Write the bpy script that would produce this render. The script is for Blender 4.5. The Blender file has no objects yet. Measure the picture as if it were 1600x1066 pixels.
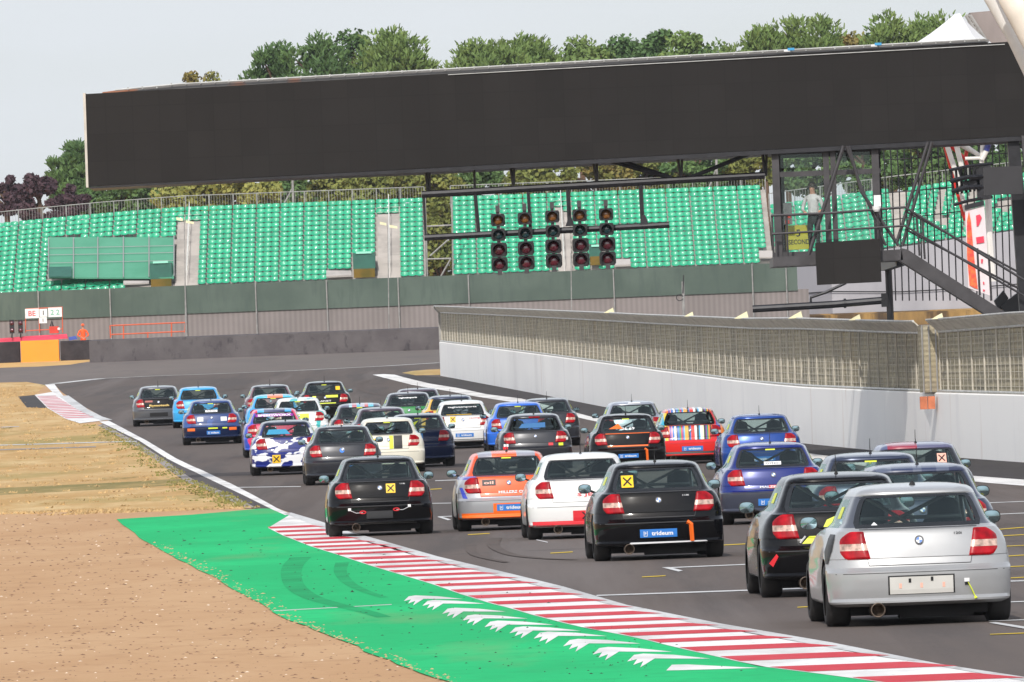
import bpy, bmesh, math, random
from mathutils import Vector, Matrix
R = math.radians
SC = bpy.context.scene
COL = SC.collection
random.seed(7)

# ---------------------------------------------------------------- camera
F = 17777.0                       # focal length in pixels of a 1600 wide frame (400 mm lens)
CAMZ = 2.38
PITCH = 74.0 / F
ROLL = math.atan(0.038)
cam_data = bpy.data.cameras.new('camera'); cam = bpy.data.objects.new('camera', cam_data); COL.objects.link(cam)
cam_data.sensor_width = 36.0; cam_data.sensor_fit = 'HORIZONTAL'
cam_data.lens = 36.0 * F / 1600.0
cam_data.clip_start = 1.0; cam_data.clip_end = 6000.0
fwd = Vector((0, math.cos(PITCH), math.sin(PITCH)))
up0 = Vector((0, -math.sin(PITCH), math.cos(PITCH)))
rt0 = Vector((1, 0, 0))
rt = rt0 * math.cos(ROLL) - up0 * math.sin(ROLL)
up = rt0 * math.sin(ROLL) + up0 * math.cos(ROLL)
M = Matrix((rt, up, -fwd)).transposed().to_4x4()
M.translation = Vector((0, 0, CAMZ))
cam.matrix_world = M
SC.camera = cam

# ---------------------------------------------------------------- sky, sun, exposure
SUN_EL, SUN_AZ = R(36.3), R(9)     # sun behind the camera, a little to its left
world = bpy.data.worlds.new('World'); SC.world = world; world.use_nodes = True
nt = world.node_tree; nt.nodes.clear()
out = nt.nodes.new('ShaderNodeOutputWorld'); bg = nt.nodes.new('ShaderNodeBackground')
sky = nt.nodes.new('ShaderNodeTexSky'); sky.sky_type = 'NISHITA'; sky.sun_disc = False
sky.sun_elevation = SUN_EL; sky.sun_rotation = math.pi + SUN_AZ
sky.air_density = 1.0; sky.dust_density = 1.6; sky.ozone_density = 2.0
tc = nt.nodes.new('ShaderNodeTexCoord')
mp = nt.nodes.new('ShaderNodeMapping'); mp.inputs['Scale'].default_value = (9, 9, 60)
ns = nt.nodes.new('ShaderNodeTexNoise'); ns.inputs['Scale'].default_value = 1.6; ns.inputs['Detail'].default_value = 5
rp = nt.nodes.new('ShaderNodeValToRGB'); rp.color_ramp.elements[0].position = .38; rp.color_ramp.elements[1].position = .66
rp.color_ramp.elements[0].color = (.62, .62, .62, 1); rp.color_ramp.elements[1].color = (.72, .72, .72, 1)
mx = nt.nodes.new('ShaderNodeMixRGB'); mx.inputs[2].default_value = (6.0, 6.5, 7.0, 1)
nt.links.new(tc.outputs['Generated'], mp.inputs[0]); nt.links.new(mp.outputs[0], ns.inputs[0])
nt.links.new(ns.outputs[0], rp.inputs[0])
sxyz = nt.nodes.new('ShaderNodeSeparateXYZ'); nt.links.new(tc.outputs['Generated'], sxyz.inputs[0])
el = nt.nodes.new('ShaderNodeMapRange'); el.inputs[1].default_value = .05; el.inputs[2].default_value = .6; el.inputs[3].default_value = 1.3; el.inputs[4].default_value = .35
nt.links.new(sxyz.outputs[2], el.inputs[0]); em = nt.nodes.new('ShaderNodeMath'); em.operation = 'MULTIPLY'; em.use_clamp = True
nt.links.new(rp.outputs[0], em.inputs[0]); nt.links.new(el.outputs[0], em.inputs[1]); nt.links.new(em.outputs[0], mx.inputs[0])
cl = nt.nodes.new('ShaderNodeValToRGB'); ce_ = cl.color_ramp.elements; ce_[0].position = .04; ce_[0].color = (.465, .49, .515, 1); ce_[1].position = .30; ce_[1].color = (1, 1, 1, 1)
cs = nt.nodes.new('ShaderNodeMixRGB'); cs.blend_type = 'MULTIPLY'; cs.inputs[0].default_value = 1; cs.inputs[2].default_value = (12.2, 12.2, 12.3, 1)
nt.links.new(sxyz.outputs[2], cl.inputs[0]); nt.links.new(cl.outputs[0], cs.inputs[1]); nt.links.new(cs.outputs[0], mx.inputs[2])
nt.links.new(sky.outputs[0], mx.inputs[1]); nt.links.new(mx.outputs[0], bg.inputs[0])
bg.inputs[1].default_value = 0.15
nt.links.new(bg.outputs[0], out.inputs[0])
sd = bpy.data.lights.new('sun', 'SUN'); sd.energy = 3.3; sd.angle = R(0.6); sd.color = (1, .955, .89)
sun = bpy.data.objects.new('sun', sd); COL.objects.link(sun)
sdir = Vector((math.sin(SUN_AZ) * math.cos(SUN_EL), math.cos(SUN_AZ) * math.cos(SUN_EL), -math.sin(SUN_EL)))
sun.rotation_euler = sdir.to_track_quat('-Z', 'Y').to_euler(); sun.location = (-30, -60, 80)
SC.view_settings.view_transform = 'Standard'; SC.view_settings.look = 'None'
SC.view_settings.exposure = -0.10; SC.view_settings.gamma = 1
SC.render.engine = 'CYCLES'
SC.cycles.max_bounces = 6; SC.cycles.transparent_max_bounces = 24
SC.cycles.transmission_bounces = 4; SC.cycles.glossy_bounces = 3; SC.cycles.diffuse_bounces = 3
SC.cycles.use_denoising = True

# ---------------------------------------------------------------- pixel <-> world helpers
def ray(px, py):
    d = fwd + rt * ((px - 800.0) / F) - up * ((py - 533.0) / F)
    return d / d.y
def P(px, py, Y):
    d = ray(px, py)
    return Vector((d.x * Y, Y, CAMZ + d.z * Y))
def proj(p):
    v = Vector(p) - Vector((0, 0, CAMZ)); z = v.dot(fwd)
    return 800 + F * v.dot(rt) / z, 533 - F * v.dot(up) / z
KN = [(-400, 0), (195, 0), (225, .14), (247, .29), (262, .38), (280, .49), (300, .63), (317, .78), (338, 1.04), (360, 1.31),
      (379, 1.56), (430, 2.2), (500, 3.05), (540, 3.6), (570, 4.08), (600, 4.58), (640, 5.1), (800, 5.6), (2600, 7)]
def terr_smooth(y):
    for i in range(len(KN) - 1):
        if y <= KN[i + 1][0]:
            a, b = KN[i], KN[i + 1]; return a[1] + (b[1] - a[1]) * (y - a[0]) / (b[0] - a[0])
    return KN[-1][1]
STA = sorted(set([-400, -200, -50, 40, 80, 120, 160, 195, 225] + [k[0] for k in KN] + [210, 236, 254, 270, 290, 308, 327, 349, 369, 404, 465, 520, 555, 585, 620, 700]))
STZ = [terr_smooth(y) for y in STA]
def tz(y):
    y = max(STA[0], min(STA[-1], y))
    lo, hi = 0, len(STA) - 1
    while hi - lo > 1:
        m = (lo + hi) // 2
        if STA[m] <= y: lo = m
        else: hi = m
    return STZ[lo] + (STZ[hi] - STZ[lo]) * (y - STA[lo]) / (STA[hi] - STA[lo])
def G(px, py, lo=55.0, hi=760.0):
    d = ray(px, py); Y = lo
    while Y < hi:
        if CAMZ + d.z * Y <= tz(Y): break
        Y += 1.0
    a, b = Y - 1.0, Y
    for _ in range(12):
        m = (a + b) / 2
        if CAMZ + d.z * m <= tz(m): b = m
        else: a = m
    return (d.x * b, b)

# ---------------------------------------------------------------- materials
def lin(c):
    f = lambda v: (v / 12.92 if v <= .04045 else ((v + .055) / 1.055) ** 2.4)
    return tuple(f(v / 255.0) for v in c) + (1,)
MATS = {}
def pbr(name, col, rough=.6, metal=0, coat=0, var=0, scale=3.0, bump=0, stretch=(1, 1, 1), coords='Object', spec=.5, detail=6, col2=None, lo=.35, hi=.65):
    if name in MATS: return MATS[name]
    m = bpy.data.materials.new(name); m.use_nodes = True; MATS[name] = m
    n = m.node_tree.nodes; l = m.node_tree.links; b = n['Principled BSDF']
    b.inputs['Roughness'].default_value = rough; b.inputs['Metallic'].default_value = metal
    b.inputs['Coat Weight'].default_value = coat; b.inputs['Coat Roughness'].default_value = .06
    b.inputs['Specular IOR Level'].default_value = spec
    col = tuple(col[:3]) + (1,); b.inputs['Base Color'].default_value = col
    t = n.new('ShaderNodeTexCoord'); mpn = n.new('ShaderNodeMapping'); mpn.inputs['Scale'].default_value = stretch
    no = n.new('ShaderNodeTexNoise'); no.inputs['Scale'].default_value = scale; no.inputs['Detail'].default_value = detail
    l.new(t.outputs[coords], mpn.inputs[0]); l.new(mpn.outputs[0], no.inputs[0])
    if var or col2:
        r = n.new('ShaderNodeValToRGB'); e = r.color_ramp.elements
        e[0].position = lo; e[1].position = hi
        c2 = col2 if col2 else tuple(min(1, v * (1 + var)) for v in col[:3])
        e[0].color = tuple(v * (1 - var) for v in col[:3]) + (1,); e[1].color = tuple(c2[:3]) + (1,)
        l.new(no.outputs[0], r.inputs[0]); l.new(r.outputs[0], b.inputs['Base Color'])
    if bump:
        bp = n.new('ShaderNodeBump'); bp.inputs['Strength'].default_value = bump; bp.inputs['Distance'].default_value = .05
        l.new(no.outputs[0], bp.inputs['Height']); l.new(bp.outputs[0], b.inputs['Normal'])
    return m
def layered(name, base, layers, rough=.85, bump=0, bscale=8, spec=.06):
    """ground material: base colour, then (scale, stretch, lo, hi, colour, amount[, mask]) noise layers in world metres"""
    if name in MATS: return MATS[name]
    m = bpy.data.materials.new(name); m.use_nodes = True; MATS[name] = m
    n = m.node_tree.nodes; l = m.node_tree.links; b = n['Principled BSDF']
    b.inputs['Roughness'].default_value = rough; b.inputs['Specular IOR Level'].default_value = spec
    t = n.new('ShaderNodeTexCoord'); cur = None
    for i, (sc, st, lo, hi, colr, amt) in enumerate(layers):
        mpn = n.new('ShaderNodeMapping'); mpn.inputs['Scale'].default_value = st; mpn.inputs['Location'].default_value = (i * 13.7, i * 5.1, i * 3)
        no = n.new('ShaderNodeTexNoise'); no.inputs['Scale'].default_value = sc; no.inputs['Detail'].default_value = 7; no.inputs['Roughness'].default_value = .6
        mr = n.new('ShaderNodeMapRange'); mr.inputs[1].default_value = lo; mr.inputs[2].default_value = hi; mr.inputs[4].default_value = amt
        mixn = n.new('ShaderNodeMixRGB'); mixn.inputs[2].default_value = tuple(colr[:3]) + (1,)
        l.new(t.outputs['Object'], mpn.inputs[0]); l.new(mpn.outputs[0], no.inputs[0]); l.new(no.outputs[0], mr.inputs[0]); l.new(mr.outputs[0], mixn.inputs[0])
        if cur is None: mixn.inputs[1].default_value = tuple(base[:3]) + (1,)
        else: l.new(cur, mixn.inputs[1])
        cur = mixn.outputs[0]
    l.new(cur, b.inputs['Base Color'])
    if bump:
        no = n.new('ShaderNodeTexNoise'); no.inputs['Scale'].default_value = bscale; no.inputs['Detail'].default_value = 8
        bp = n.new('ShaderNodeBump'); bp.inputs['Strength'].default_value = bump; bp.inputs['Distance'].default_value = .04
        l.new(t.outputs['Object'], no.inputs[0]); l.new(no.outputs[0], bp.inputs['Height']); l.new(bp.outputs[0], b.inputs['Normal'])
    return m

# ---------------------------------------------------------------- mesh helpers
LOC = {}
class MB:
    def __init__(s): s.v = []; s.f = []; s.m = []
    def add(s, vs, fs, mi=0):
        o = len(s.v); s.v += [tuple(v) for v in vs]; s.f += [tuple(i + o for i in f) for f in fs]; s.m += [mi] * len(fs); return s
    def box(s, c, d, rz=0, mi=0):
        cx, cy, cz = c; dx, dy, dz = d[0] / 2, d[1] / 2, d[2] / 2; co, si = math.cos(rz), math.sin(rz); vs = []
        for z in (-dz, dz):
            for x, y in ((-dx, -dy), (dx, -dy), (dx, dy), (-dx, dy)):
                vs.append((cx + x * co - y * si, cy + x * si + y * co, cz + z))
        return s.add(vs, [(3, 2, 1, 0), (4, 5, 6, 7), (0, 1, 5, 4), (1, 2, 6, 5), (2, 3, 7, 6), (3, 0, 4, 7)], mi)
    def prism(s, poly, vec, mi=0):
        n = len(poly); a = [Vector(p) for p in poly]; vec = Vector(vec)
        vs = a + [p + vec for p in a]
        fs = [tuple(range(n)), tuple(range(2 * n - 1, n - 1, -1))] + [(i, i + n, (i + 1) % n + n, (i + 1) % n) for i in range(n)]
        return s.add(vs, fs, mi)
    def tube(s, pts, r, seg=8, mi=0, caps=True):
        pts = [Vector(p) for p in pts]; n = len(pts); rr = r if isinstance(r, (list, tuple)) else [r] * n
        rings = []; ref = None
        for i, p in enumerate(pts):
            d = (pts[min(i + 1, n - 1)] - pts[max(i - 1, 0)]).normalized()
            if ref is None:
                ref = d.cross(Vector((0, 0, 1)))
                if ref.length < .05: ref = d.cross(Vector((1, 0, 0)))
            a = (ref - d * ref.dot(d)).normalized(); ref = a; b = d.cross(a)
            rings.append([p + (a * math.cos(2 * math.pi * k / seg) + b * math.sin(2 * math.pi * k / seg)) * rr[i] for k in range(seg)])
        vs = [v for rg in rings for v in rg]; fs = []
        for i in range(n - 1):
            for k in range(seg):
                k2 = (k + 1) % seg; fs.append((i * seg + k, i * seg + k2, (i + 1) * seg + k2, (i + 1) * seg + k))
        if caps: fs += [tuple(range(seg - 1, -1, -1)), tuple(range((n - 1) * seg, n * seg))]
        return s.add(vs, fs, mi)
    def grid(s, rows, mi=0, close=False):
        nr, nc = len(rows), len(rows[0]); fs = []
        for i in range(nr - 1):
            for j in range(nc - (0 if close else 1)):
                j2 = (j + 1) % nc; fs.append((i * nc + j, i * nc + j2, (i + 1) * nc + j2, (i + 1) * nc + j))
        return s.add([v for r in rows for v in r], fs, mi)
    def lathe(s, prof, origin, axis='y', seg=24, mi=0):
        ox, oy, oz = origin; rows = []
        for k in range(seg):
            a = 2 * math.pi * k / seg; row = []
            for (h, r) in prof:
                if axis == 'y': row.append((ox + r * math.cos(a), oy + h, oz + r * math.sin(a)))
                elif axis == 'x': row.append((ox + h, oy + r * math.cos(a), oz + r * math.sin(a)))
                else: row.append((ox + r * math.cos(a), oy + r * math.sin(a), oz + h))
            rows.append(row)
        rows.append(rows[0]); return s.grid(rows, mi)
    def mesh(s, name, off=(0, 0, 0), smooth=False):
        me = bpy.data.meshes.new(name); o = Vector(off)
        me.from_pydata([tuple(Vector(v) - o) for v in s.v], [], s.f)
        me.polygons.foreach_set('material_index', s.m)
        if smooth: me.polygons.foreach_set('use_smooth', [True] * len(me.polygons))
        me.update(); return me
    def build(s, name, mats, parent=None, smooth=False, off=None):
        if not isinstance(mats, (list, tuple)): mats = [mats]
        o0 = off if off is not None else (LOC.get(parent.name, (0, 0, 0)) if parent else (0, 0, 0))
        me = s.mesh(name, o0, smooth)
        for m in mats: me.materials.append(m)
        o = bpy.data.objects.new(name, me); COL.objects.link(o)
        if parent: o.parent = parent; LOC[o.name] = o0
        elif off is not None: o.location = off
        return o
def tag(o, label=None, cat=None, group=None, kind=None):
    if label: o['label'] = label
    if cat: o['category'] = cat
    if group: o['group'] = group
    if kind: o['kind'] = kind
    return o
def thing(name, label, cat, loc=(0, 0, 0), group=None, rz=0):
    o = bpy.data.objects.new(name, None); COL.objects.link(o); o.location = loc; o.rotation_euler = (0, 0, rz)
    o.empty_display_size = .3; LOC[o.name] = tuple(loc); return tag(o, label, cat, group)
def copy_tree(o, parent=None):
    c = o.copy(); COL.objects.link(c); c.parent = parent
    for ch in list(o.children): copy_tree(ch, c)
    return c

LAY = {0: 0, 1: 1, 2: 2, 3: 3, 4: 4, 5: 5, 6: 5, 7: 6, 8: 6, 9: 5, 10: 6, 11: 4.5, 12: 5}
def sheet(name, poly, layer, mat, kind='structure', parent=None, mb=None, build=True):
    """flat polygon (X, Y points) laid on the terrain, cut at every terrain station"""
    zo = LAY[layer] * .0024; mb = mb or MB(); ys = sorted(set([p[1] for p in poly]))
    cuts = sorted(set(ys + [y for y in STA if ys[0] < y < ys[-1]])); n = len(poly)
    for a, b in zip(cuts[:-1], cuts[1:]):
        if b - a < 1e-6: continue
        m = (a + b) / 2; ed = []
        for i in range(n):
            p, q = poly[i], poly[(i + 1) % n]
            if (p[1] <= m) != (q[1] <= m):
                f = lambda y: p[0] + (q[0] - p[0]) * (y - p[1]) / (q[1] - p[1])
                ed.append((f(m), f(a), f(b)))
        ed.sort()
        for e1, e2 in zip(ed[0::2], ed[1::2]):
            mb.add([(e1[1], a, tz(a) + zo), (e2[1], a, tz(a) + zo), (e2[2], b, tz(b) + zo), (e1[2], b, tz(b) + zo)], [(0, 1, 2, 3)])
    if not build: return mb
    o = mb.build(name, mat, parent)
    if kind and not parent: o['kind'] = kind
    return o
def gp(pts): return [G(*p) for p in pts]
def strip_poly(line, w0, w1=None):
    """polygon of a painted line along (X, Y) points, half widths w"""
    w1 = w0 if w1 is None else w1; L = []; Rr = []; n = len(line)
    for i, p in enumerate(line):
        a = line[max(i - 1, 0)]; b = line[min(i + 1, n - 1)]; dx, dy = b[0] - a[0], b[1] - a[1]; q = math.hypot(dx, dy)
        w = w0 + (w1 - w0) * i / max(1, n - 1); nx, ny = -dy / q * w, dx / q * w
        L.append((p[0] + nx, p[1] + ny)); Rr.append((p[0] - nx, p[1] - ny))
    return L + Rr[::-1]
# ================================================================ GROUND
M_gravel = layered('gravel_trap', lin((186, 148, 110)), [
    (.35, (1, .25, 1), .40, .62, lin((196, 160, 122)), .8), (2.2, (1, .35, 1), .52, .70, lin((172, 134, 98)), .6),
    (7.0, (1, .4, 1), .66, .70, lin((105, 80, 58)), .85), (5.0, (1, .5, 1), .73, .75, lin((225, 205, 180)), .8)], bump=.6, bscale=6)
M_grass = layered('dry_grass', lin((198, 164, 114)), [
    (.16, (.8, .5, 1), .42, .60, lin((186, 148, 96)), .8), (.09, (1, .35, 1), .56, .66, lin((148, 138, 84)), .75),
    (.6, (1, .2, 1), .50, .62, lin((212, 184, 136)), .8), (1.6, (1, .12, 1), .56, .70, lin((166, 136, 84)), .8), (.5, (1, .10, 1), .66, .71, lin((112, 110, 62)), .7), (7, (1, .4, 1), .5, .7, lin((176, 146, 100)), .6)], bump=.8, bscale=10)
M_asph = layered('asphalt', lin((96, 87, 82)), [
    (.10, (1, .1, 1), .42, .62, lin((106, 96, 90)), .7), (.6, (1.2, .05, 1), .48, .62, lin((82, 77, 75)), .7), (.25, (2.2, .03, 1), .54, .66, lin((118, 110, 106)), .6), (.22, (1, .5, 1), .62, .66, lin((80, 75, 74)), .5),
    (30, (1, 1, 1), .45, .65, lin((112, 106, 103)), .35)], rough=.82, bump=.25, bscale=40)
M_asph2 = layered('run_off_asphalt', lin((112, 104, 99)), [
    (.05, (1, .3, 1), .42, .62, lin((124, 114, 108)), .8), (.5, (1, .15, 1), .52, .68, lin((96, 91, 90)), .5)], rough=.85)
M_dark = layered('fresh_asphalt', lin((72, 69, 69)), [
    (.4, (1, .2, 1), .42, .62, lin((80, 77, 76)), .8), (20, (1, 1, 1), .5, .66, lin((70, 67, 67)), .5)], rough=.8)
M_green = layered('green_paint', lin((30, 176, 106)), [
    (.25, (1, .3, 1), .45, .62, lin((36, 194, 118)), .8), (.9, (1, .3, 1), .56, .72, lin((40, 168, 102)), .6),
    (6, (1, .5, 1), .68, .71, lin((28, 70, 50)), .8), (.4, (1, .15, 1), .60, .72, lin((110, 160, 104)), .5), (3, (1, .6, 1), .52, .68, lin((30, 160, 96)), .6)], rough=.8, bump=.15, bscale=12)
M_white = layered('white_paint', lin((232, 230, 226)), [
    (.8, (1, .3, 1), .46, .62, lin((198, 194, 190)), .8), (.35, (2, .2, 1), .60, .70, lin((150, 146, 144)), .5), (6, (1, .3, 1), .60, .70, lin((160, 156, 152)), .5)], rough=.6)
M_worn = layered('worn_white_paint', lin((206, 206, 204)), [
    (.7, (1, .15, 1), .44, .64, lin((176, 175, 174)), .8), (5, (1, .2, 1), .55, .68, lin((150, 146, 144)), .6)], rough=.65)
M_red = layered('red_kerb_paint', lin((196, 48, 60)), [
    (.8, (1, .3, 1), .45, .62, lin((206, 70, 80)), .8), (.35, (2, .2, 1), .60, .70, lin((130, 52, 56)), .5), (8, (1, .4, 1), .60, .70, lin((150, 60, 62)), .5)], rough=.6)
M_yellow = layered('yellow_paint', lin((214, 184, 60)), [(2, (1, 1, 1), .5, .66, lin((170, 150, 90)), .7)])
M_rubber = layered('rubber_mark', lin((30, 148, 90)), [(.5, (1, .6, 1), .42, .66, lin((30, 172, 104)), .9)])
M_rubber2 = layered('tyre_mark', lin((90, 82, 78)), [(1.2, (1, .3, 1), .36, .52, lin((97, 88, 83)), .98)])
M_conc = layered('concrete_edging', lin((160, 152, 146)), [(2, (1, 1, 1), .45, .6, lin((140, 132, 126)), .8)])

def wide(ys, x0=-900, x1=900): pass
g = MB()
rows = []
XS = [-900, -300, -100, -60, -30, 0, 30, 60, 100, 300, 900]
g.grid([[(x, y, tz(y)) for x in XS] for y in STA + []])
o = g.build('ground', M_gravel); o['kind'] = 'structure'
def xat0(y):
    pts = sorted(vg, key=lambda p: p[1]); 
    for a, b in zip(pts[:-1], pts[1:]):
        if a[1] <= y <= b[1]: return a[0] + (b[0] - a[0]) * (y - a[1]) / (b[1] - a[1] + 1e-9)
    return pts[0][0]
# dry grass on the left, beyond the gravel
e = gp([(-60, 805), (0, 803), (190, 797), (330, 795.5), (392, 794)])
vg = gp([(385, 792), (345, 771), (299, 753), (249, 718), (205, 690), (157, 664), (125, 662), (102, 655), (74, 638), (42, 637), (28, 620), (54, 617.5), (71, 602), (42, 597), (0, 598)])
poly = [(-260, e[0][1])] + e + vg + [(-260, vg[-1][1])]
sheet('dry_grass', poly, 1, M_grass)
# everything of asphalt right of the grass: far run-off
e2 = gp([(0, 598), (42, 597), (71, 602)])
far = [(-260, e2[0][1])] + e2 + gp([(85, 600)]) + [(60, 470), (200, 470), (200, 650), (-260, 650)]
sheet('run_off', far, 1, M_asph2)
# sand strips
s1 = gp([(-40, 577), (0, 575), (60, 573), (110, 570), (135, 566)])
sheet('sand_strip', [(-120, s1[0][1])] + s1 + [(s1[-1][0] + 1, 626), (-120, 626)], 2, layered('sand', lin((212, 172, 112)), [(1, (1, 1, 1), .45, .6, lin((196, 150, 92)), .8)]))
# track
edgeL = gp([(1620, 1064), (1600, 1060), (1470, 1040), (1300, 1006), (1125, 976), (980, 947), (880, 918), (795, 897), (685, 871), (580, 841), (502, 816),
            (455, 802), (433, 794), (402, 782), (345, 752), (318, 736), (228, 687), (170, 657), (130, 635), (98, 614), (85, 601)])
nearL = [(edgeL[0][0] + (edgeL[0][1] - y) * .052, y) for y in (-400, 0, 50)]
RL = gp([(1620, 758), (1599, 756), (1516, 749.5), (1268, 714), (927, 655.5), (811, 627), (760, 618.5), (705, 609), (642, 598), (612, 590), (582, 585)])
thin = gp([(85, 600), (157, 592), (240, 588), (340, 584.5), (450, 580), (600, 572.5), (690, 567)])
track = nearL + edgeL + thin + [(30, thin[-1][1] + 4), (30, 300), (34, 120), (40, -400)]
sheet('race_track', track, 2, M_asph)
# dark verge between the white line and the pit wall
dv = RL + gp([(617, 586), (640, 586), (660, 587), (690, 590)]) + [(4, 480), (12, 330), (20, 220), (26, 100), (30, -400)] + [(RL[0][0] + (RL[0][1] - y) * .052, y) for y in (-400, 0, 100)]
sheet('pit_verge', dv, 3, M_dark)
gs = gp([(628, 583), (645, 580), (668, 578), (692, 577), (700, 586), (650, 587)])
sheet('grass_tuft_patch', gs, 4, M_grass)
# left verge, concrete edging
vL = gp([(157, 664), (205, 690), (249, 718), (299, 753), (345, 771), (392, 795), (430, 796), (445, 800), (402, 782), (345, 752), (318, 736), (228, 687), (170, 657)])
sheet('track_verge', vL, 3, layered('verge', lin((92, 87, 86)), [(.5, (1, .2, 1), .45, .6, lin((80, 76, 76)), .8)]))
ce = gp([(157, 664), (205, 690), (249, 718), (299, 753), (345, 771), (392, 795)])
sheet('edging', strip_poly(ce, .12), 4, M_conc)
dk = gp([(28, 620), (54, 617.5), (74, 638), (42, 637)])
sheet('kerb_apron', dk, 3, M_dark)
# green run-off
kL = [(419, 826), (448, 840), (483, 854), (529, 868.5), (580, 885.5), (625, 899), (675, 914), (720, 930), (765, 944), (797, 952), (830, 962), (872, 973),
      (922, 985), (960, 991), (1010, 1002), (1062, 1015), (1120, 1028), (1185, 1043), (1250, 1051), (1320, 1060), (1400, 1072), (1500, 1086)]
gL = [(182, 812), (200, 826), (230, 848), (270, 870), (300, 885), (340, 905), (380, 930), (420, 952), (450, 970), (490, 985), (540, 1004), (590, 1027), (640, 1046), (700, 1066), (760, 1090)]
kLg = gp(kL); gLg = gp(gL)
gl2 = []
for i, (x, y) in enumerate(gLg):
    gl2.append((x, y))
    if i < len(gLg) - 1:
        x2, y2 = gLg[i + 1]
        for t in (.33, .66): gl2.append((x + (x2 - x) * t + random.uniform(-.03, .03), y + (y2 - y) * t))
gpoly = gp([(300, 805), (405, 795.5), (432, 795.5), (456, 806)]) + kLg + [(kLg[-1][0] + 1.2, 62), (gLg[-1][0] + 1.4, 62)] + gl2[::-1]
sheet('green_run_off', gpoly, 4, M_green)
# straw and green tufts along the grass edges
def tufts(n, name, mat, seed, pick):
    rnd = random.Random(seed); m = MB()
    for i in range(n):
        x, y = pick(rnd)
        for k in range(5):
            a = rnd.uniform(0, 6.28); h = rnd.uniform(.015, .06); w = rnd.uniform(.02, .06); dx, dy = math.cos(a) * w, math.sin(a) * w; ox, oy = rnd.uniform(-.12, .12), rnd.uniform(-.12, .12); z = tz(y + oy)
            m.add([(x + ox - dx, y + oy - dy, z), (x + ox + dx, y + oy + dy, z), (x + ox + rnd.uniform(-.04, .04), y + oy, z + h)], [(0, 1, 2)])
    o = m.build(name, mat); tag(o, None, None, None, 'stuff')
def p_edge(line, s0):
    def f(r):
        i = r.randrange(len(line) - 1); t = r.random(); a, b = line[i], line[i + 1]; return a[0] + (b[0] - a[0]) * t - abs(r.gauss(0, s0)) + .1, a[1] + (b[1] - a[1]) * t
    return f
tufts(420, 'grass_tufts', pbr('green_straw', lin((128, 124, 66)), .9, var=.3, scale=2), 21, p_edge(ce, .35))
tufts(500, 'grass_tufts', pbr('straw', lin((186, 158, 112)), .9, var=.25, scale=2), 22, p_edge([(-26, e[0][1])] + e[1:], 1.5))
tufts(2600, 'grass_tufts', MATS['straw'], 23, lambda r: (lambda y: (r.uniform(-34, xat0(y)), y))(r.uniform(e[0][1] + 2, vg[-3][1])))
# near kerb
kR = [(454, 807), (502, 826), (555, 843), (585, 850), (612, 856), (652, 870), (702, 884), (757, 896), (820, 911), (887, 929), (962, 948.5), (1012, 960), (1100, 979), (1157, 988),
      (1217, 999), (1275, 1010), (1352, 1025), (1435, 1037.5), (1520, 1052), (1620, 1070)]
kRg = gp(kR)
def xat(line, y):
    pts = sorted(line, key=lambda p: p[1])
    if y <= pts[0][1]: a, b = pts[0], pts[1]
    elif y >= pts[-1][1]: a, b = pts[-2], pts[-1]
    else:
        for a, b in zip(pts[:-1], pts[1:]):
            if a[1] <= y <= b[1]: break
    return a[0] + (b[0] - a[0]) * (y - a[1]) / (b[1] - a[1] + 1e-9)
ytop = G(454, 806)[1]; ynear = 66.0
kp = [(xat(kRg, y), y) for y in [ynear + (ytop - ynear) * i / 60 for i in range(61)]]
kq = [(xat(kLg, y), y) for y in [ynear + (G(419, 826)[1] - ynear) * i / 60 for i in range(61)]]
kerb = MB()
sheet('', kp + kq[::-1], 6, None, mb=kerb, build=False)
ok = kerb.build('kerb', M_white); ok['kind'] = 'structure'
cr = [823, 829, 835, 841, 846.5, 852, 857, 863, 870.5, 877, 883.5, 890, 896.5, 903.5, 911, 920, 929, 938.5, 948.7, 958.7, 968, 977.5, 987, 997, 1009.5, 1024, 1040]
kredy = []
for cy in cr:
    px = 0
    for (a, b) in zip(kR[:-1], kR[1:]):
        if a[1] <= cy <= b[1]: px = a[0] + (b[0] - a[0]) * (cy - a[1]) / (b[1] - a[1])
    kredy.append(G(px, cy)[1])
kredy += [kredy[-1] - 4.2, kredy[-1] - 8.3]
rm = MB()
for i, y in enumerate(kredy):
    per = (kredy[i - 1] - y) if i else (y - kredy[1])
    h = per * .235
    y0, y1 = y - h, y + h
    xl0, xl1 = xat(kLg, y0), xat(kLg, y1); 
    sheet('', [(xl0 + .02, y0), (xl1 + .02, y1), (xat(kRg, y1) - .05, y1), (xat(kRg, y0) + .12, y0)], 8, None, mb=rm, build=False)
orr = rm.build('kerb_stripes', M_red); orr['kind'] = 'structure'
# worn white border line beside the kerb, white line further on
brd = [(edgeL[i][0], edgeL[i][1]) for i in range(0, 12)]
bl = [(x, y) for (x, y) in brd] + [(xat(kRg, y) - .01, y) for (x, y) in brd[::-1]]
nb = [(brd[0][0] + (brd[0][1] - y) * .052, y) for y in (40, 55)]
sheet('kerb_border', nb + bl + [(xat(kRg, 66), 66)], 9, M_worn)
lineL = gp([(430, 793.5), (410, 784), (393, 781), (351, 758), (308, 736), (221, 689), (163, 659)])
wl = gp([(455, 804), (433, 795), (417, 786), (362, 757), (316, 735.5), (228, 688.5), (170, 658), (155, 659.5), (217, 689), (304, 738), (349, 760), (401, 785), (432, 800), (446, 806)])
sheet('edge_line', wl, 9, M_white)
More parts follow.
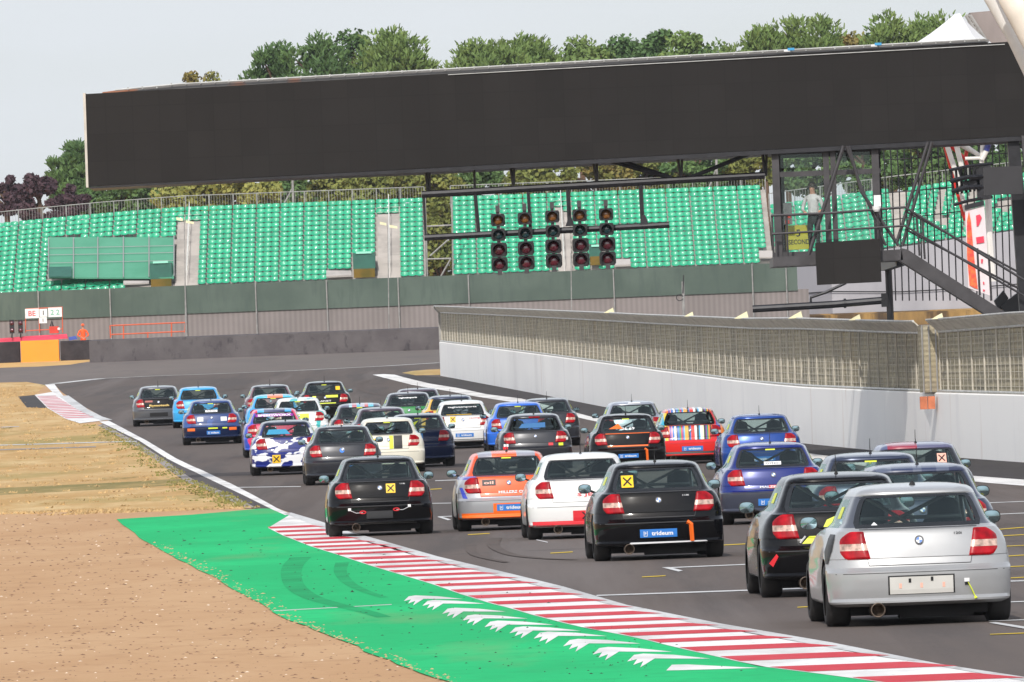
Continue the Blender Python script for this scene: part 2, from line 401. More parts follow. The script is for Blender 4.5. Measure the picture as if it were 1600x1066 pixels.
# right white line
wr_up = gp([(1640, 753), (1599, 750.5), (1514, 744), (1266, 709.5), (1100, 683), (930, 653.5), (815, 623.5), (760, 616.5), (716, 607), (672, 600), (651, 595), (617, 586), (600, 585)])
wr_lo = gp([(582, 586), (607, 592.5), (642, 601.5), (672, 607), (705, 612.5), (737, 619), (807, 630), (925, 658), (1090, 688.5), (1270, 718), (1518, 753), (1599, 760), (1640, 764)])
sheet('pit_exit_line', wr_up + wr_lo + [(wr_lo[-1][0] + 3.2, 160), (wr_up[0][0] + 3.9, 160)], 9, M_white)
# thin dashed looking far line
sheet('far_line', strip_poly(thin, .30), 9, M_worn)
# far kerb
fk = gp([(54, 617.5), (74, 638), (102, 655), (125, 662), (166, 657), (127.5, 640), (99, 619), (85, 612.5)])
sheet('far_kerb', fk, 5, M_white)
fy0, fy1 = G(110, 655)[1], G(75, 619)[1]
fl = gp([(54, 617.5), (74, 638), (102, 655), (125, 662)]); fr = gp([(163, 657), (127, 641), (93, 620), (83, 613)])
fm = MB(); k = 0; y = fy0
nst = 15
for i in range(nst):
    y = fy0 + (fy1 - fy0) * (i + .3) / nst; y2 = y + (fy1 - fy0) / nst * .5
    xa, xb = xat(fl, y) + .04, xat(fr, y) - .12
    if xb > xa: sheet('', [(xa, y), (xb, y), (xat(fr, y2) - .12, y2), (xat(fl, y2) + .04, y2)], 7, None, mb=fm, build=False)
ofk = fm.build('far_kerb_stripes', layered('faded_red', lin((205, 120, 128)), [(.8, (1, .2, 1), .45, .6, lin((215, 160, 165)), .7)])); ofk['kind'] = 'structure'
fw = gp([(70, 601.5), (82, 613), (99, 619), (85, 600.5)])
sheet('far_edge_line', fw, 9, M_white)
fe = [(x + .02, y) for x, y in gp([(99, 619), (127.5, 640), (150, 652), (166, 657)])]
sheet('far_kerb_border', strip_poly(fe, .2), 10, M_worn)

# painted lines
lines = MB(); yl = MB()
def smooth(pts, k=6):
    o = []
    for i in range(len(pts) - 1):
        p0, p1, p2, p3 = pts[max(i - 1, 0)], pts[i], pts[i + 1], pts[min(i + 2, len(pts) - 1)]
        for j in range(k):
            t = j / k; o.append(tuple(.5 * (2 * p1[c] + (p2[c] - p0[c]) * t + (2 * p0[c] - 5 * p1[c] + 4 * p2[c] - p3[c]) * t * t + (3 * p1[c] - p0[c] - 3 * p2[c] + p3[c]) * t ** 3) for c in (0, 1)))
    return o + [pts[-1]]
def pl(pts, w, mb): sheet('', strip_poly(gp(pts), w), 11, None, mb=mb, build=False)
def hl(x0, y0, x1, y1, th, mb):      # a line across the view, thickness given in pixels of depth
    a, b, c, d = G(x0, y0 + th / 2), G(x1, y1 + th / 2), G(x1, y1 - th / 2), G(x0, y0 - th / 2)
    sheet('', [a, b, c, d], 11, None, mb=mb, build=False)
hl(932, 932, 1640, 907.5, 1.8, lines)
hl(1042, 888.5, 1190, 882.2, 1.3, lines)
sheet('', gp([(1034, 888), (1046, 887.5), (1067, 893), (1060, 894.5)]), 12, None, mb=lines, build=False)
hl(1180, 915, 1330, 910, 1.3, lines)
sheet('', gp([(1168, 916.5), (1180, 915.5), (1200, 922), (1192, 922.5)]), 12, None, mb=lines, build=False)
hl(1545, 972, 1640, 969, 1.3, lines); sheet('', gp([(1545, 975), (1556, 974), (1620, 984), (1610, 986)]), 12, None, mb=lines, build=False)
hl(1536, 787, 1640, 783, 1, lines); hl(1561, 804.5, 1640, 801, 1, lines); hl(1570, 942.5, 1640, 940, 1.3, lines)
hl(684, 808.5, 706, 807.5, 1, lines); sheet('', gp([(684, 809), (689, 808), (705, 813), (700, 814)]), 12, None, mb=lines, build=False)
hl(838, 844.5, 856, 848.5, 1.4, lines)
hl(362, 762.5, 470, 761, 1, lines); hl(672, 787.5, 705, 787, 1, lines); hl(680, 752, 720, 750.5, 1.2, lines)
o = lines.build('grid_markings', M_worn); o['kind'] = 'structure'
for a in [(1557, 828.5, 1640, 822), (1565, 838.5, 1640, 834.5), (1565, 855, 1640, 851.5), (1571, 870.5, 1640, 866), (1574, 887, 1640, 884), (1574, 905, 1640, 901),
          (1547, 993, 1640, 989.5), (1246, 950.5, 1266, 949.5), (1003, 903, 1040, 901), (731, 836.5, 765, 834.5), (860, 865.5, 895, 863.5), (1128, 853, 1184, 850),
          (1176, 773, 1190, 772.5), (672, 765.5, 690, 764.5)]:
    hl(*a, 1.1, yl)
o = yl.build('yellow_grid_markings', M_yellow); o['kind'] = 'structure'
gl = MB(); hl(-200, 702, 214, 690, 1.2, gl); hl(-200, 675, 30, 667, .9, gl); hl(428, 956, 612, 946, 1.0, gl)
o = gl.build('timing_line', M_worn); o['kind'] = 'structure'
gk = MB(); hl(-200, 710, 150, 698.5, 1.6, gk)
o = gk.build('grass_ridge', M_conc); o['kind'] = 'structure'
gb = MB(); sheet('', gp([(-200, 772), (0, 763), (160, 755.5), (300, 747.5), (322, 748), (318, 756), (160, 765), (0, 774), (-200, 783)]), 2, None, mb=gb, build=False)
o = gb.build('green_grass_band', layered('shaded_green_grass', lin((140, 128, 82)), [(.5, (1, .2, 1), .42, .60, lin((182, 154, 104)), .9), (3, (1, .3, 1), .5, .66, lin((116, 112, 66)), .7)], bump=.8, bscale=10)); o['kind'] = 'structure'  # greener grass band with the gantry's shadow painted into its colour
# painted white strokes on the green
stroke = [(0, 0), (9, -8), (21, -9.5), (62, -8), (108, -3.5), (62, -3.6), (36, -3.8), (17, 7), (21, -.5), (8, 4), (13, -3)]
sm = MB()
for (x, y, s) in [(631, 941, .86), (660, 948.5, .9), (691, 961, .92), (722, 972, .95), (757, 982, 1), (796, 991.5, 1.03), (834, 1000, 1.06), (880, 1012, 1.12), (926, 1025, 1.15), (980, 1036, 1.2)]:
    sheet('', gp([(x + a * s, y + b * s * 1.1) for a, b in stroke]), 6, None, mb=sm, build=False)
sheet('', gp([(1041, 1050), (1050, 1041), (1075, 1040.5), (1185, 1046), (1100, 1048.5)]), 6, None, mb=sm, build=False)
o = sm.build('painted_strokes', M_white); o['kind'] = 'structure'
# rubber arcs
rb = MB()
for pts, w in [([(470, 872), (458, 885), (455, 900), (462, 918), (485, 934), (520, 945), (570, 957), (600, 966)], .16),
               ([(535, 880), (532, 895), (545, 912), (570, 925), (600, 935)], .10)]:
    sheet('', strip_poly(smooth(gp(pts)), w, w * .5), 5, None, mb=rb, build=False)
o = rb.build('rubber_marks', M_rubber); o['kind'] = 'structure'
rb = MB()
for pts, w in [([(775, 842), (772, 855), (800, 868), (850, 874), (900, 876)], .10), ([(736, 852), (742, 868), (790, 880)], .08),
               ([(575, 594), (562, 602), (570, 612), (600, 618)], .16), ([(240, 630), (330, 612), (430, 605)], .5)]:
    sheet('', strip_poly(smooth(gp(pts)), w, w * .6), 10, None, mb=rb, build=False)
o = rb.build('tyre_marks', M_rubber2); o['kind'] = 'structure'

# loose stones and clods on the gravel and the green run-off
def stones(n, region, mat, name, smin, smax, seed, zoff):
    rnd = random.Random(seed); m = MB(); c = 0
    while c < n:
        px, py = region(rnd); x, y = G(px, py); s = rnd.uniform(smin, smax) * (1 + (y - 90) / 160.); a = rnd.uniform(0, 6.28); e_ = rnd.uniform(.6, 2.2); vs = []
        for k in range(6):
            an = 2 * math.pi * k / 6; r = s * rnd.uniform(.7, 1.3); u, v = math.cos(an) * r * e_, math.sin(an) * r; vs.append((x + u * math.cos(a) - v * math.sin(a), y + u * math.sin(a) + v * math.cos(a), tz(y) + zoff))
        vs.append((x, y, tz(y) + zoff + s * rnd.uniform(.4, .8))); m.add(vs, [(k, (k + 1) % 6, 6) for k in range(6)]); c += 1
    o = m.build(name, mat); o['kind'] = 'stuff'; return o
gx = lambda y: 182 + (y - 812) * 2.04
def reg1(r):
    y = 806 + 270 * r.random() ** .8; return r.uniform(-30, max(0, gx(y))), y
def reg2(r):
    y = r.uniform(830, 1060); return r.uniform(gx(y) + 10, gx(y) + 330 + (y - 830) * .8), y
stones(1100, reg1, pbr('dark_clod', lin((124, 94, 70)), .9, var=.3, scale=3), 'gravel_clods', .006, .018, 3, 0)
stones(160, reg1, pbr('pale_stone', lin((226, 206, 182)), .9, var=.2, scale=3), 'gravel_stones', .006, .014, 4, 0)
stones(300, reg2, pbr('dark_debris', lin((44, 60, 46)), .9, var=.3, scale=3), 'rubber_debris', .005, .015, 5, .010)

def reg3(r):
    i = r.randrange(2, len(gL) - 2); t = r.random(); a, b = gL[i], gL[i + 1]; return a[0] + (b[0] - a[0]) * t + abs(r.gauss(0, 16)) - 4, a[1] + (b[1] - a[1]) * t + r.uniform(-2, 2)
stones(420, reg3, pbr('gravel_spill', lin((186, 150, 112)), .9, var=.15, scale=3), 'gravel_spill', .004, .016, 6, .009)
# ================================================================ PIT WALL AND FENCE
def fl_x(d):                      # lateral position of the pit wall face
    pts = [(60, 24.6), (250, 11.25), (268, 9.75), (300, 7.6), (500, -3.2)]
    for a, b in zip(pts[:-1], pts[1:]):
        if d <= b[0]: return a[1] + (b[1] - a[1]) * (d - a[0]) / (b[0] - a[0])
    return pts[-1][1]
M_wall = layered('painted_concrete', lin((246, 244, 240)), [
    (.25, (1, .4, 1), .42, .66, lin((234, 232, 230)), .6), (1.2, (1, .6, .12), .56, .72, lin((214, 212, 214)), .35), (.9, (1, .8, .1), .64, .72, lin((190, 160, 140)), .35), (.06, (1, .5, .3), .56, .66, lin((205, 202, 200)), .5)], rough=.75, bump=.12, bscale=5)
M_net = layered('weathered_debris_net', lin((176, 168, 146)), [
    (.22, (1, 1, 3), .42, .6, lin((150, 146, 134)), .8), (3.0, (1, 1.0, 4), .48, .62, lin((194, 184, 156)), .7), (.12, (1, 1, .3), .55, .7, lin((170, 140, 84)), .6), (9, (1, 3, 6), .55, .66, lin((120, 112, 98)), .6)], rough=.9, bump=.5, bscale=20)
nw = M_net.node_tree; wz = nw.nodes.new('ShaderNodeTexWave'); wz.bands_direction = 'Z'; wz.inputs['Scale'].default_value = 2.6; wz.inputs['Distortion'].default_value = 1.2; wz.inputs['Detail'].default_value = 1; twz = nw.nodes.new('ShaderNodeTexCoord'); mz = nw.nodes.new('ShaderNodeMixRGB'); mz.blend_type = 'MULTIPLY'; mz.inputs[0].default_value = .28
pz = nw.nodes['Principled BSDF'].inputs['Base Color'].links[0].from_socket; nw.links.new(twz.outputs['Object'], wz.inputs[0]); nw.links.new(pz, mz.inputs[1]); nw.links.new(wz.outputs[0], mz.inputs[2]); nw.links.new(mz.outputs[0], nw.nodes['Principled BSDF'].inputs['Base Color'])
M_galv = pbr('galvanised_steel', lin((150, 148, 144)), .55, .2, var=.18, scale=4)
M_lip = layered('grey_net_canopy', lin((204, 200, 190)), [(2.5, (1, .6, 2), .45, .62, lin((176, 172, 164)), .7)], rough=.9, bump=.3, bscale=14)
M_orangec = pbr('terracotta_block', lin((196, 116, 82)), .8, var=.15, scale=6)
WH = 1.5
def wall_run(ds, name, label):
    w = MB()
    for z0off, sec in [(0, None)]:
        A = []
        for d in ds:
            x = fl_x(d); z = tz(d); A.append([(x, d, z - .3), (x, d, z + WH - .03), (x + .03, d, z + WH), (x + .37, d, z + WH), (x + .4, d, z + WH - .03), (x + .4, d, z - .3)])
        w.grid(A); w.add(A[0], [(0, 1, 2, 3, 4, 5)]); w.add(A[-1], [(5, 4, 3, 2, 1, 0)])
    o = w.build(name, M_wall); tag(o, label, 'wall'); return o
wall_run([60, 120, 200, 225, 240, 250, 260, 267.9], 'pit_wall', 'white painted concrete wall section right of the fence pillar, nearest the camera')
wall_run([267.9, 280, 290, 300, 310, 325, 340, 360, 380, 400, 430, 465, 500], 'pit_wall', 'long white painted concrete wall running left from the fence pillar beside the track')
HT = [(60, 3.2), (250, 3.3), (270, 3.16), (300, 3.3), (500, 3.05)]
def ftop(d):
    for a, b in zip(HT[:-1], HT[1:]):
        if d <= b[0]: return tz(d) + a[1] + (b[1] - a[1]) * (d - a[0]) / (b[0] - a[0])
M_post = pbr('pale_galvanised_post', lin((196, 190, 176)), .7, .1, var=.15, scale=4)
def fence_run(d0, d1, label, end_slab):
    t = thing('pit_wall_fence', label, 'fence', (fl_x(d0), d0, tz(d0) + WH))
    ds = [d0]; st = 2.3
    while ds[-1] + st < d1: ds.append(ds[-1] + st)
    ds.append(d1)
    liph = .27
    net = MB(); net.grid([[(fl_x(d) + .13, d, tz(d) + WH + .0), (fl_x(d) + .13, d, ftop(d) - liph), (fl_x(d) + .17, d, ftop(d) - liph), (fl_x(d) + .17, d, tz(d) + WH)] for d in ds])
    net.build('net_panel', M_net, t)
    can = MB(); can.grid([[(fl_x(d) + .12, d, ftop(d) - liph), (fl_x(d) - .16, d, ftop(d) - .03), (fl_x(d) - .16, d, ftop(d) + .01), (fl_x(d) + .16, d, ftop(d) - liph + .04)] for d in ds])
    can.build('overhang', M_lip, t)
    rl = MB(); rl.tube([(fl_x(d) - .17, d, ftop(d) + .02) for d in ds], .03, 6); rl.tube([(fl_x(d) + .10, d, ftop(d) - liph) for d in ds], .03, 6)
    rl.tube([(fl_x(d) + .08, d, tz(d) + WH + .04) for d in ds], .03, 6); rl.build('rail', pbr('pale_steel', lin((190, 190, 186)), .5, .2, var=.15, scale=3), t)
    for d in ds:
        p = MB(); x = fl_x(d)
        p.tube([(x + .11, d, tz(d) + WH), (x + .11, d, ftop(d) - liph), (x - .15, d, ftop(d))], .020, 6); p.build('post', M_post, t)
    wr = MB(); n = int((d1 - d0) / .77)
    for i in range(n):
        d = d0 + (i + .5) * .77; x = fl_x(d); wr.tube([(x + .115, d, tz(d) + WH), (x + .115, d, ftop(d) - liph), (x - .14, d, ftop(d) - .03)], .006, 4, caps=False)
    for k in range(1, 9):
        z = k / 9.0; wr.tube([(fl_x(d) + .118, d, tz(d) + WH + (ftop(d) - liph - tz(d) - WH) * z) for d in ds], .006, 4, caps=False)
    wr.build('wires', M_post, t)
    if end_slab:
        e = MB(); d = d1; x = fl_x(d); e.prism([(x + .0, d, tz(d) + WH), (x + .0, d, ftop(d) - liph), (x - .3, d, ftop(d)), (x + .3, d, ftop(d)), (x + .3, d, tz(d) + WH)], (0, .12, 0)); e.build('end_panel', M_galv, t)
    return t
fence_run(120, 266.4, 'tan debris fence with leaning overhang on the wall right of the pillar', False)
fence_run(269.2, 500, 'long weathered tan debris fence with leaning overhang, left of the pillar', True)
pl_ = thing('fence_pillar', 'grey mesh pillar joining the two debris fence runs on top of the white wall', 'pillar', (fl_x(267.8), 267.8, tz(267.8) + WH))
m = MB(); x = fl_x(267.8); z0 = tz(267.8) + WH; z1 = ftop(267.8)
m.box((x + .05, 267.8, (z0 + z1) / 2 - .05), (.46, 2.2, z1 - z0 - .1)); m.build('column', M_net, pl_)
m = MB()
for dx in (-.16, .0, .16, .3): m.tube([(x + dx, 266.66, z0), (x + dx, 266.66, z1 - .1)], .022, 6)
m.build('bars', M_galv, pl_)
b = MB(); a = P(1437, 622, 266.2); c = P(1462, 641, 266.2)
for k in range(2):
    b = MB(); xm = a.x + (c.x - a.x) * (.25 + .5 * k); b.box((xm, 266.3, (a.z + c.z) / 2 + (.03 if k else .03)), ((c.x - a.x) * .46, .3, abs(a.z - c.z)))
    o = b.build('terracotta_block', M_orangec); tag(o, ['left', 'right'][k] + ' one of the pair of orange blocks on the wall under the fence pillar', 'block', 'orange blocks under the pillar')
M_cream = pbr('cream_board', lin((226, 220, 180)), .7, var=.1)
for i, (px, py, s) in enumerate([(957, 484, 1), (1085, 488, .8), (1166, 491, 1.2), (1251, 494, 1.2), (1350, 499, 1), (1478, 503, 1)]):
    d = 300
    for dd in range(240, 480):
        if dd > 0 and abs(proj((fl_x(dd), dd, ftop(dd)))[0] - px) < 4: d = dd; break
    p = (fl_x(d) - .2, d, ftop(d) + .02); b = MB(); w = .15 * s * min(1.2, d / 280)
    b.prism([(p[0] - w, p[1], p[2]), (p[0] + w, p[1], p[2]), (p[0] + w * .8, p[1], p[2] + w * .95), (p[0] - w * .2, p[1], p[2] + w * .45)], (0, .25, 0))
    o = b.build('wedge_marker', M_cream)
    tag(o, ['first', 'second', 'third', 'fourth', 'fifth', 'sixth'][i] + ' cream wedge from the left, lying on top of the debris fence', 'marker', 'cream wedges on the fence top')

# ================================================================ GANTRY
GD = 270.0
M_led = pbr('led_screen', lin((42, 40, 39)), .8, var=.06, scale=.6, spec=.12, stretch=(1, 1, .3))
nn = M_led.node_tree.nodes; ll = M_led.node_tree.links
br = nn.new('ShaderNodeTexBrick'); br.inputs['Scale'].default_value = 1; br.offset = 0
br.inputs['Color1'].default_value = (1, 1, 1, 1); br.inputs['Color2'].default_value = (.86, .86, .86, 1); br.inputs['Mortar'].default_value = (.80, .80, .80, 1)
br.inputs['Mortar Size'].default_value = .012; br.inputs['Brick Width'].default_value = .64; br.inputs['Row Height'].default_value = .64
tcn = nn.new('ShaderNodeTexCoord'); sx = nn.new('ShaderNodeSeparateXYZ'); cx_ = nn.new('ShaderNodeCombineXYZ')
ll.new(tcn.outputs['Object'], sx.inputs[0]); ll.new(sx.outputs[0], cx_.inputs[0]); ll.new(sx.outputs[2], cx_.inputs[1]); ll.new(cx_.outputs[0], br.inputs[0])
mlt = nn.new('ShaderNodeMixRGB'); mlt.blend_type = 'MULTIPLY'; mlt.inputs[0].default_value = 1
prev = nn['Principled BSDF'].inputs['Base Color'].links[0].from_socket
ll.new(prev, mlt.inputs[1]); ll.new(br.outputs[0], mlt.inputs[2]); ll.new(mlt.outputs[0], nn['Principled BSDF'].inputs['Base Color'])
M_blk = pbr('black_steel', lin((38, 38, 42)), .45, .3, var=.25, scale=5)
M_blk2 = pbr('dark_grey_steel', lin((66, 64, 66)), .5, .3, var=.2, scale=3)
M_rust = pbr('catwalk_steel', lin((118, 116, 114)), .7, .1, scale=.55, col2=lin((160, 108, 82)), lo=.60, hi=.66, detail=2)
gt = thing('gantry', 'huge dark video screen gantry spanning above the race track', 'gantry', tuple(P(1400, 500, GD)))
def S(px, py, d=GD): return P(px, py, d)
def slab(name, pts, d0, d1, mat, parent, **k):
    m = MB(); m.prism([P(x, y, d0) for x, y in pts], (0, d1 - d0, 0)); return m.build(name, mat, parent, **k)
slab('screen', [(134, 147), (1690, 59), (1690, 207.5), (138, 291.5)], GD, GD + .30, M_led, gt)
slab('back_truss', [(146, 150), (1690, 60), (1690, 206), (150, 288)], GD + .32, GD + 3.4, M_blk, gt)
m = MB(); m.prism([P(x, y, GD - .02) for x, y in [(129.5, 145.5), (133.5, 145.5), (138.2, 293), (134.5, 293)]], (0, .5, 0)); m.build('end_trim', pbr('beige_trim', lin((190, 184, 174)), .6, var=.1), gt)
m = MB(); m.prism([P(x, y, GD - .05) for x, y in [(140, 292), (1690, 208), (1690, 215), (700, 268), (400, 281), (270, 288), (140, 295)]], (0, 2.9, 0)); m.build('bottom_chord', M_blk, gt)
m = MB(); m.prism([P(x, y, GD + .5) for x, y in [(160, 144), (180, 141.5), (280, 132.5), (1470, 65.5), (1545, 61.5), (1545, 66), (160, 147)]], (0, 2.2, 0)); m.build('catwalk', M_rust, gt)
m = MB(); m.tube([P(180, 141, GD + .4), P(280, 131.5, GD + .4), P(1540, 61, GD + .4)], .02, 5); m.tube([P(700, 117, GD - .03), P(1570, 69.5, GD - .03)], .010, 5)
for i in range(60):
    f = i / 59.; px = 200 + 1330 * f; py = 139 - 4.5 - 73 * f + (3 if f < .05 else 0); m.tube([P(px, py + 3, GD + .4), P(px, py - 1.2, GD + .4)], .02, 4)
m.build('handrail', pbr('pale_steel', lin((190, 190, 186)), .5, .2, var=.15, scale=3), gt)
for px, py in ((1236, 79), (1372, 71)):
    m = MB(); a = P(px, py, GD + .3); m.box((a.x, a.y, a.z + .03), (.16, .12, .06)); m.box((a.x - .1, a.y, a.z + .0), (.14, .1, .05), mi=1)
    m.build('camera_housing', [pbr('cyan_plastic', lin((60, 150, 200)), .4), pbr('white_plastic', lin((225, 225, 225)), .4)], gt)
def bm(pts, r, d=GD - .15, seg=8): 
    m = MB(); m.tube([P(x, y, dd) if dd else P(x, y, d) for x, y, dd in [(p + (None,))[:3] for p in pts]], r, seg); return m
DT = GD + .6
def gbeam(name, pts, r, mat=None, d=DT): return bm(pts, r, d).build(name, mat or M_blk, gt)
gbeam('light_rail', [(659, 304), (1195, 274)], .085)
gbeam('light_rail', [(663, 371.5), (1046, 351.5)], .075)
for pts, r in [([(662, 304), (665, 371)], .03), ([(665.5, 262), (668, 300)], .035), ([(671, 262), (671.5, 300)], .03), ([(740, 240), (742, 300)], .03), ([(742, 300), (748, 364)], .045),
               ([(796, 250), (802, 290)], .035), ([(803, 250), (803, 290)], .03), ([(825, 295), (829, 362)], .04), ([(887, 290), (890, 352)], .05), ([(1001, 288), (1004, 350)], .05),
               ([(926, 245), (932, 284)], .035), ([(933, 245), (933, 284)], .03), ([(1058, 240), (1064, 280)], .035), ([(1066, 240), (1065, 280)], .03), ([(1190, 228), (1196, 275)], .04), ([(1198, 230), (1197, 275)], .03),
               ([(940, 248), (1050, 279)], .05), ([(960, 247), (1048, 276)], .03), ([(1172, 240), (1080, 277)], .05)]:
    gbeam('hanger', pts, r)
for x, y in ((890, 352), (1006, 350)):
    m = MB(); m.prism([P(x - 7, y + 2, DT - .06), P(x + 7, y + 1, DT - .06), P(x + 6, y - 5, DT - .06), P(x + 2, y - 14, DT - .06), P(x - 3, y - 14, DT - .06), P(x - 4, y - 5, DT - .06)], (0, .1, 0)); m.build('gusset', M_blk, gt)
# start lights
M_lh = pbr('lamp_housing', lin((24, 24, 26)), .45, var=.2)
M_amb = pbr('amber_lens', lin((128, 82, 34)), .18, coat=1, var=.3, scale=8); M_grn = pbr('green_lens', lin((24, 58, 62)), .18, coat=1, var=.3, scale=8); M_rd = pbr('dark_red_lens', lin((82, 20, 34)), .18, coat=1, var=.3, scale=8)
for i, (x, y) in enumerate([(778, 344), (820, 341.5), (863, 338.5), (905.5, 336.5), (947, 335)]):
    c0 = P(x, y, DT - .35)
    t = thing('start_light', ['leftmost', 'second from left', 'middle', 'second from right', 'rightmost'][i] + ' column of four dark signal lamps hanging under the gantry', 'traffic light', tuple(c0), 'start lights under the gantry')
    m = MB(); m.box((c0.x + .0, c0.y + .05, c0.z + .27), (.10, .08, .16)); m.box((c0.x, c0.y + .1, c0.z - .5), (.08, .1, 1.5)); m.box((c0.x, c0.y + .02, c0.z - 1.24), (.11, .08, .14)); m.build('bracket', M_blk2, t)
    m = MB()
    for k, (dz, s, lm) in enumerate([(0, .34, M_amb), (-.35, .34, M_grn), (-.71, .39, M_rd), (-1.05, .39, M_rd)]):
        cz = c0.z + dz; m = MB(); w = s / 2
        prof = [(-w, -w * .55), (-w * .8, -w * .85), (w * .8, -w * .85), (w, -w * .55), (w, w * .55), (w * .85, w * .85), (-w * .85, w * .85), (-w, w * .55)]
        m.prism([(c0.x + a, c0.y, cz + b_) for a, b_ in prof], (0, .22, 0))
        vis = []
        for a in range(-20, 201, 20):
            an = R(a); vis.append([(c0.x + math.cos(an) * s * .40, c0.y - .0, cz + math.sin(an) * s * .40), (c0.x + math.cos(an) * s * .40, c0.y - .22, cz + math.sin(an) * s * .40 - .02),
                                   (c0.x + math.cos(an) * s * .43, c0.y - .22, cz + math.sin(an) * s * .43 - .02), (c0.x + math.cos(an) * s * .43, c0.y, cz + math.sin(an) * s * .43)])
        m.grid(vis); hd = m.build('lamp_head', M_lh, t)
        q = MB(); q.lathe([(-.045, .001), (-.040, s * .14), (-.025, s * .25), (0, s * .33), (.01, s * .33)], (c0.x, c0.y - .006, cz), 'y', 20)
        q.build('lens', lm, hd, smooth=True)

# ---------------------------------------------------------------- control cabin
tw = thing('control_cabin', 'glazed black steel starter cabin with railings at the right end of the gantry', 'cabin', tuple(P(1300, 405, GD)))
CY0, CY1 = GD + .2, GD + 2.4
zt = P(1300, 232, CY0).z; zf = P(1300, 402, CY0).z
def vpost(px, w, y, z0=None, z1=None, mat=None, name='post', dep=.14):
    x = P(px, 320, y).x; m = MB(); m.box((x, y, ((z0 or zf) + (z1 or zt)) / 2), (w, dep, (z1 or zt) - (z0 or zf))); return m.build(name, mat or M_blk2, tw)
for px, w in ((1214, .17), (1293, .14), (1304, .12), (1370, .17)):
    vpost(px, w, CY0)
vpost(1222, .14, CY1, mat=M_blk); vpost(1373, .16, CY1, mat=M_blk)
xl, xr = P(1208, 320, CY0).x, P(1377, 320, CY0).x
for py, h, yy, mt in ((270, .12, CY0 - .01, M_blk2), (234, .16, CY0 + .01, M_blk), (396, .14, CY0 - .01, M_blk2), (238, .2, CY1 - .02, M_blk)):
    m = MB(); m.prism([P(1210, py + 3.4 - h * 33, yy), P(1376, py - 3 - h * 33, yy), P(1376, py - 3 + h * 33, yy), P(1210, py + 3.4 + h * 33, yy)], (0, .1, 0)); m.build('crossbar', mt, tw)
slab('floor_slab', [(1208, 402), (1409, 389.5), (1411, 406.5), (1208, 417)], GD - .8, GD + 3, M_blk2, tw)
def glassmat(name, tint, gl=.10, rough=.03):
    if name in MATS: return MATS[name]
    m = bpy.data.materials.new(name); m.use_nodes = True; MATS[name] = m; n = m.node_tree.nodes; l = m.node_tree.links; n.clear()
    o = n.new('ShaderNodeOutputMaterial'); tr = n.new('ShaderNodeBsdfTransparent'); tr.inputs[0].default_value = tuple(tint) + (1,)
    g_ = n.new('ShaderNodeBsdfGlossy'); g_.inputs['Roughness'].default_value = rough; g_.inputs[0].default_value = (.8, .95, .92, 1)
    fr = n.new('ShaderNodeLayerWeight'); fr.inputs[0].default_value = .5; pw = n.new('ShaderNodeMath'); pw.operation = 'POWER'; pw.inputs[1].default_value = 4; l.new(fr.outputs['Facing'], pw.inputs[0]); ma = n.new('ShaderNodeMath'); ma.operation = 'MULTIPLY_ADD'; ma.inputs[1].default_value = .7; ma.inputs[2].default_value = gl; ma.use_clamp = True
    mi = n.new('ShaderNodeMixShader'); l.new(pw.outputs[0], ma.inputs[0]); l.new(ma.outputs[0], mi.inputs[0]); l.new(tr.outputs[0], mi.inputs[1]); l.new(g_.outputs[0], mi.inputs[2]); l.new(mi.outputs[0], o.inputs[0])
    return m
M_gl = glassmat('cabin_glass', (.90, .93, .93), .03)
for a, b_ in (((1222, 266), (1287, 390)), ((1309, 262), (1362, 380)), ((1222, 240), (1287, 262)), ((1309, 237), (1362, 258))):
    x0, x1 = P(a[0], 320, CY0).x, P(b_[0], 320, CY0).x; z1, z0 = P((a[0] + b_[0]) / 2, a[1], CY0).z, P((a[0] + b_[0]) / 2, b_[1], CY0).z
    m = MB(); m.box(((x0 + x1) / 2, CY0 + .03, (z0 + z1) / 2), (x1 - x0, .012, z1 - z0)); m.build('window', M_gl, tw)
m = MB(); m.tube([P(1205, 337, GD - .75), P(1300, 333, GD - .75), P(1414, 324, GD - .75), P(1440, 340, GD - .75), P(1640, 462, GD - .75)], .035, 6)
m.tube([P(1206, 366, GD - .75), P(1414, 353, GD - .75), P(1640, 486, GD - .75)], .03, 6); m.build('handrail', M_blk2, tw)
m = MB(); m.tube([P(1414, 330, GD + .3), P(1440, 343, GD + .3), P(1640, 452, GD + .3)], .03, 6); m.tube([P(1414, 358, GD + .3), P(1640, 476, GD + .3)], .03, 6); m.build('handrail', M_blk2, tw)
for x0, y0, x1, y1 in ((1206, 336, 1209, 402), (1229, 336, 1231, 400), (1371, 328, 1373, 395), (1432, 337, 1437, 400), (1441, 342, 1445, 405), (1527, 388, 1531, 462), (1545, 398, 1549, 470)):
    m = MB(); m.tube([P(x0, y0, GD - .72), P(x1, y1, GD - .72)], .03, 6); m.build('railing_post', M_blk2, tw)
m = MB(); m.prism([P(x, y, GD - .8) for x, y in [(1409, 388), (1418, 390), (1585, 497), (1640, 532), (1600, 532), (1552, 499), (1407, 408)]], (0, 1.3, 0)); m.build('staircase', M_blk2, tw)
for pts, r in [([(1318, 228), (1263, 400)], .045), ([(1326, 228), (1346, 300), (1404, 384)], .04), ([(1322, 228), (1345, 290), (1384, 384)], .03), ([(1450, 222), (1401, 380)], .04), ([(1456, 222), (1410, 384)], .04)]:
    bm(pts, r, GD - .6).build('brace', M_blk2, tw)
m = MB(); a = P(1390, 409, GD); m.tube([P(1387, 395, 283), P(1394, 560, 283)], .09, 10); m.build('column', M_blk, tw); m = MB(); m.box((P(1388, 402, 276).x + .15, 277.5, P(1388, 402, GD).z - .1), (.2, 11.5, .2)); m.build('floor_beam', M_blk, tw)
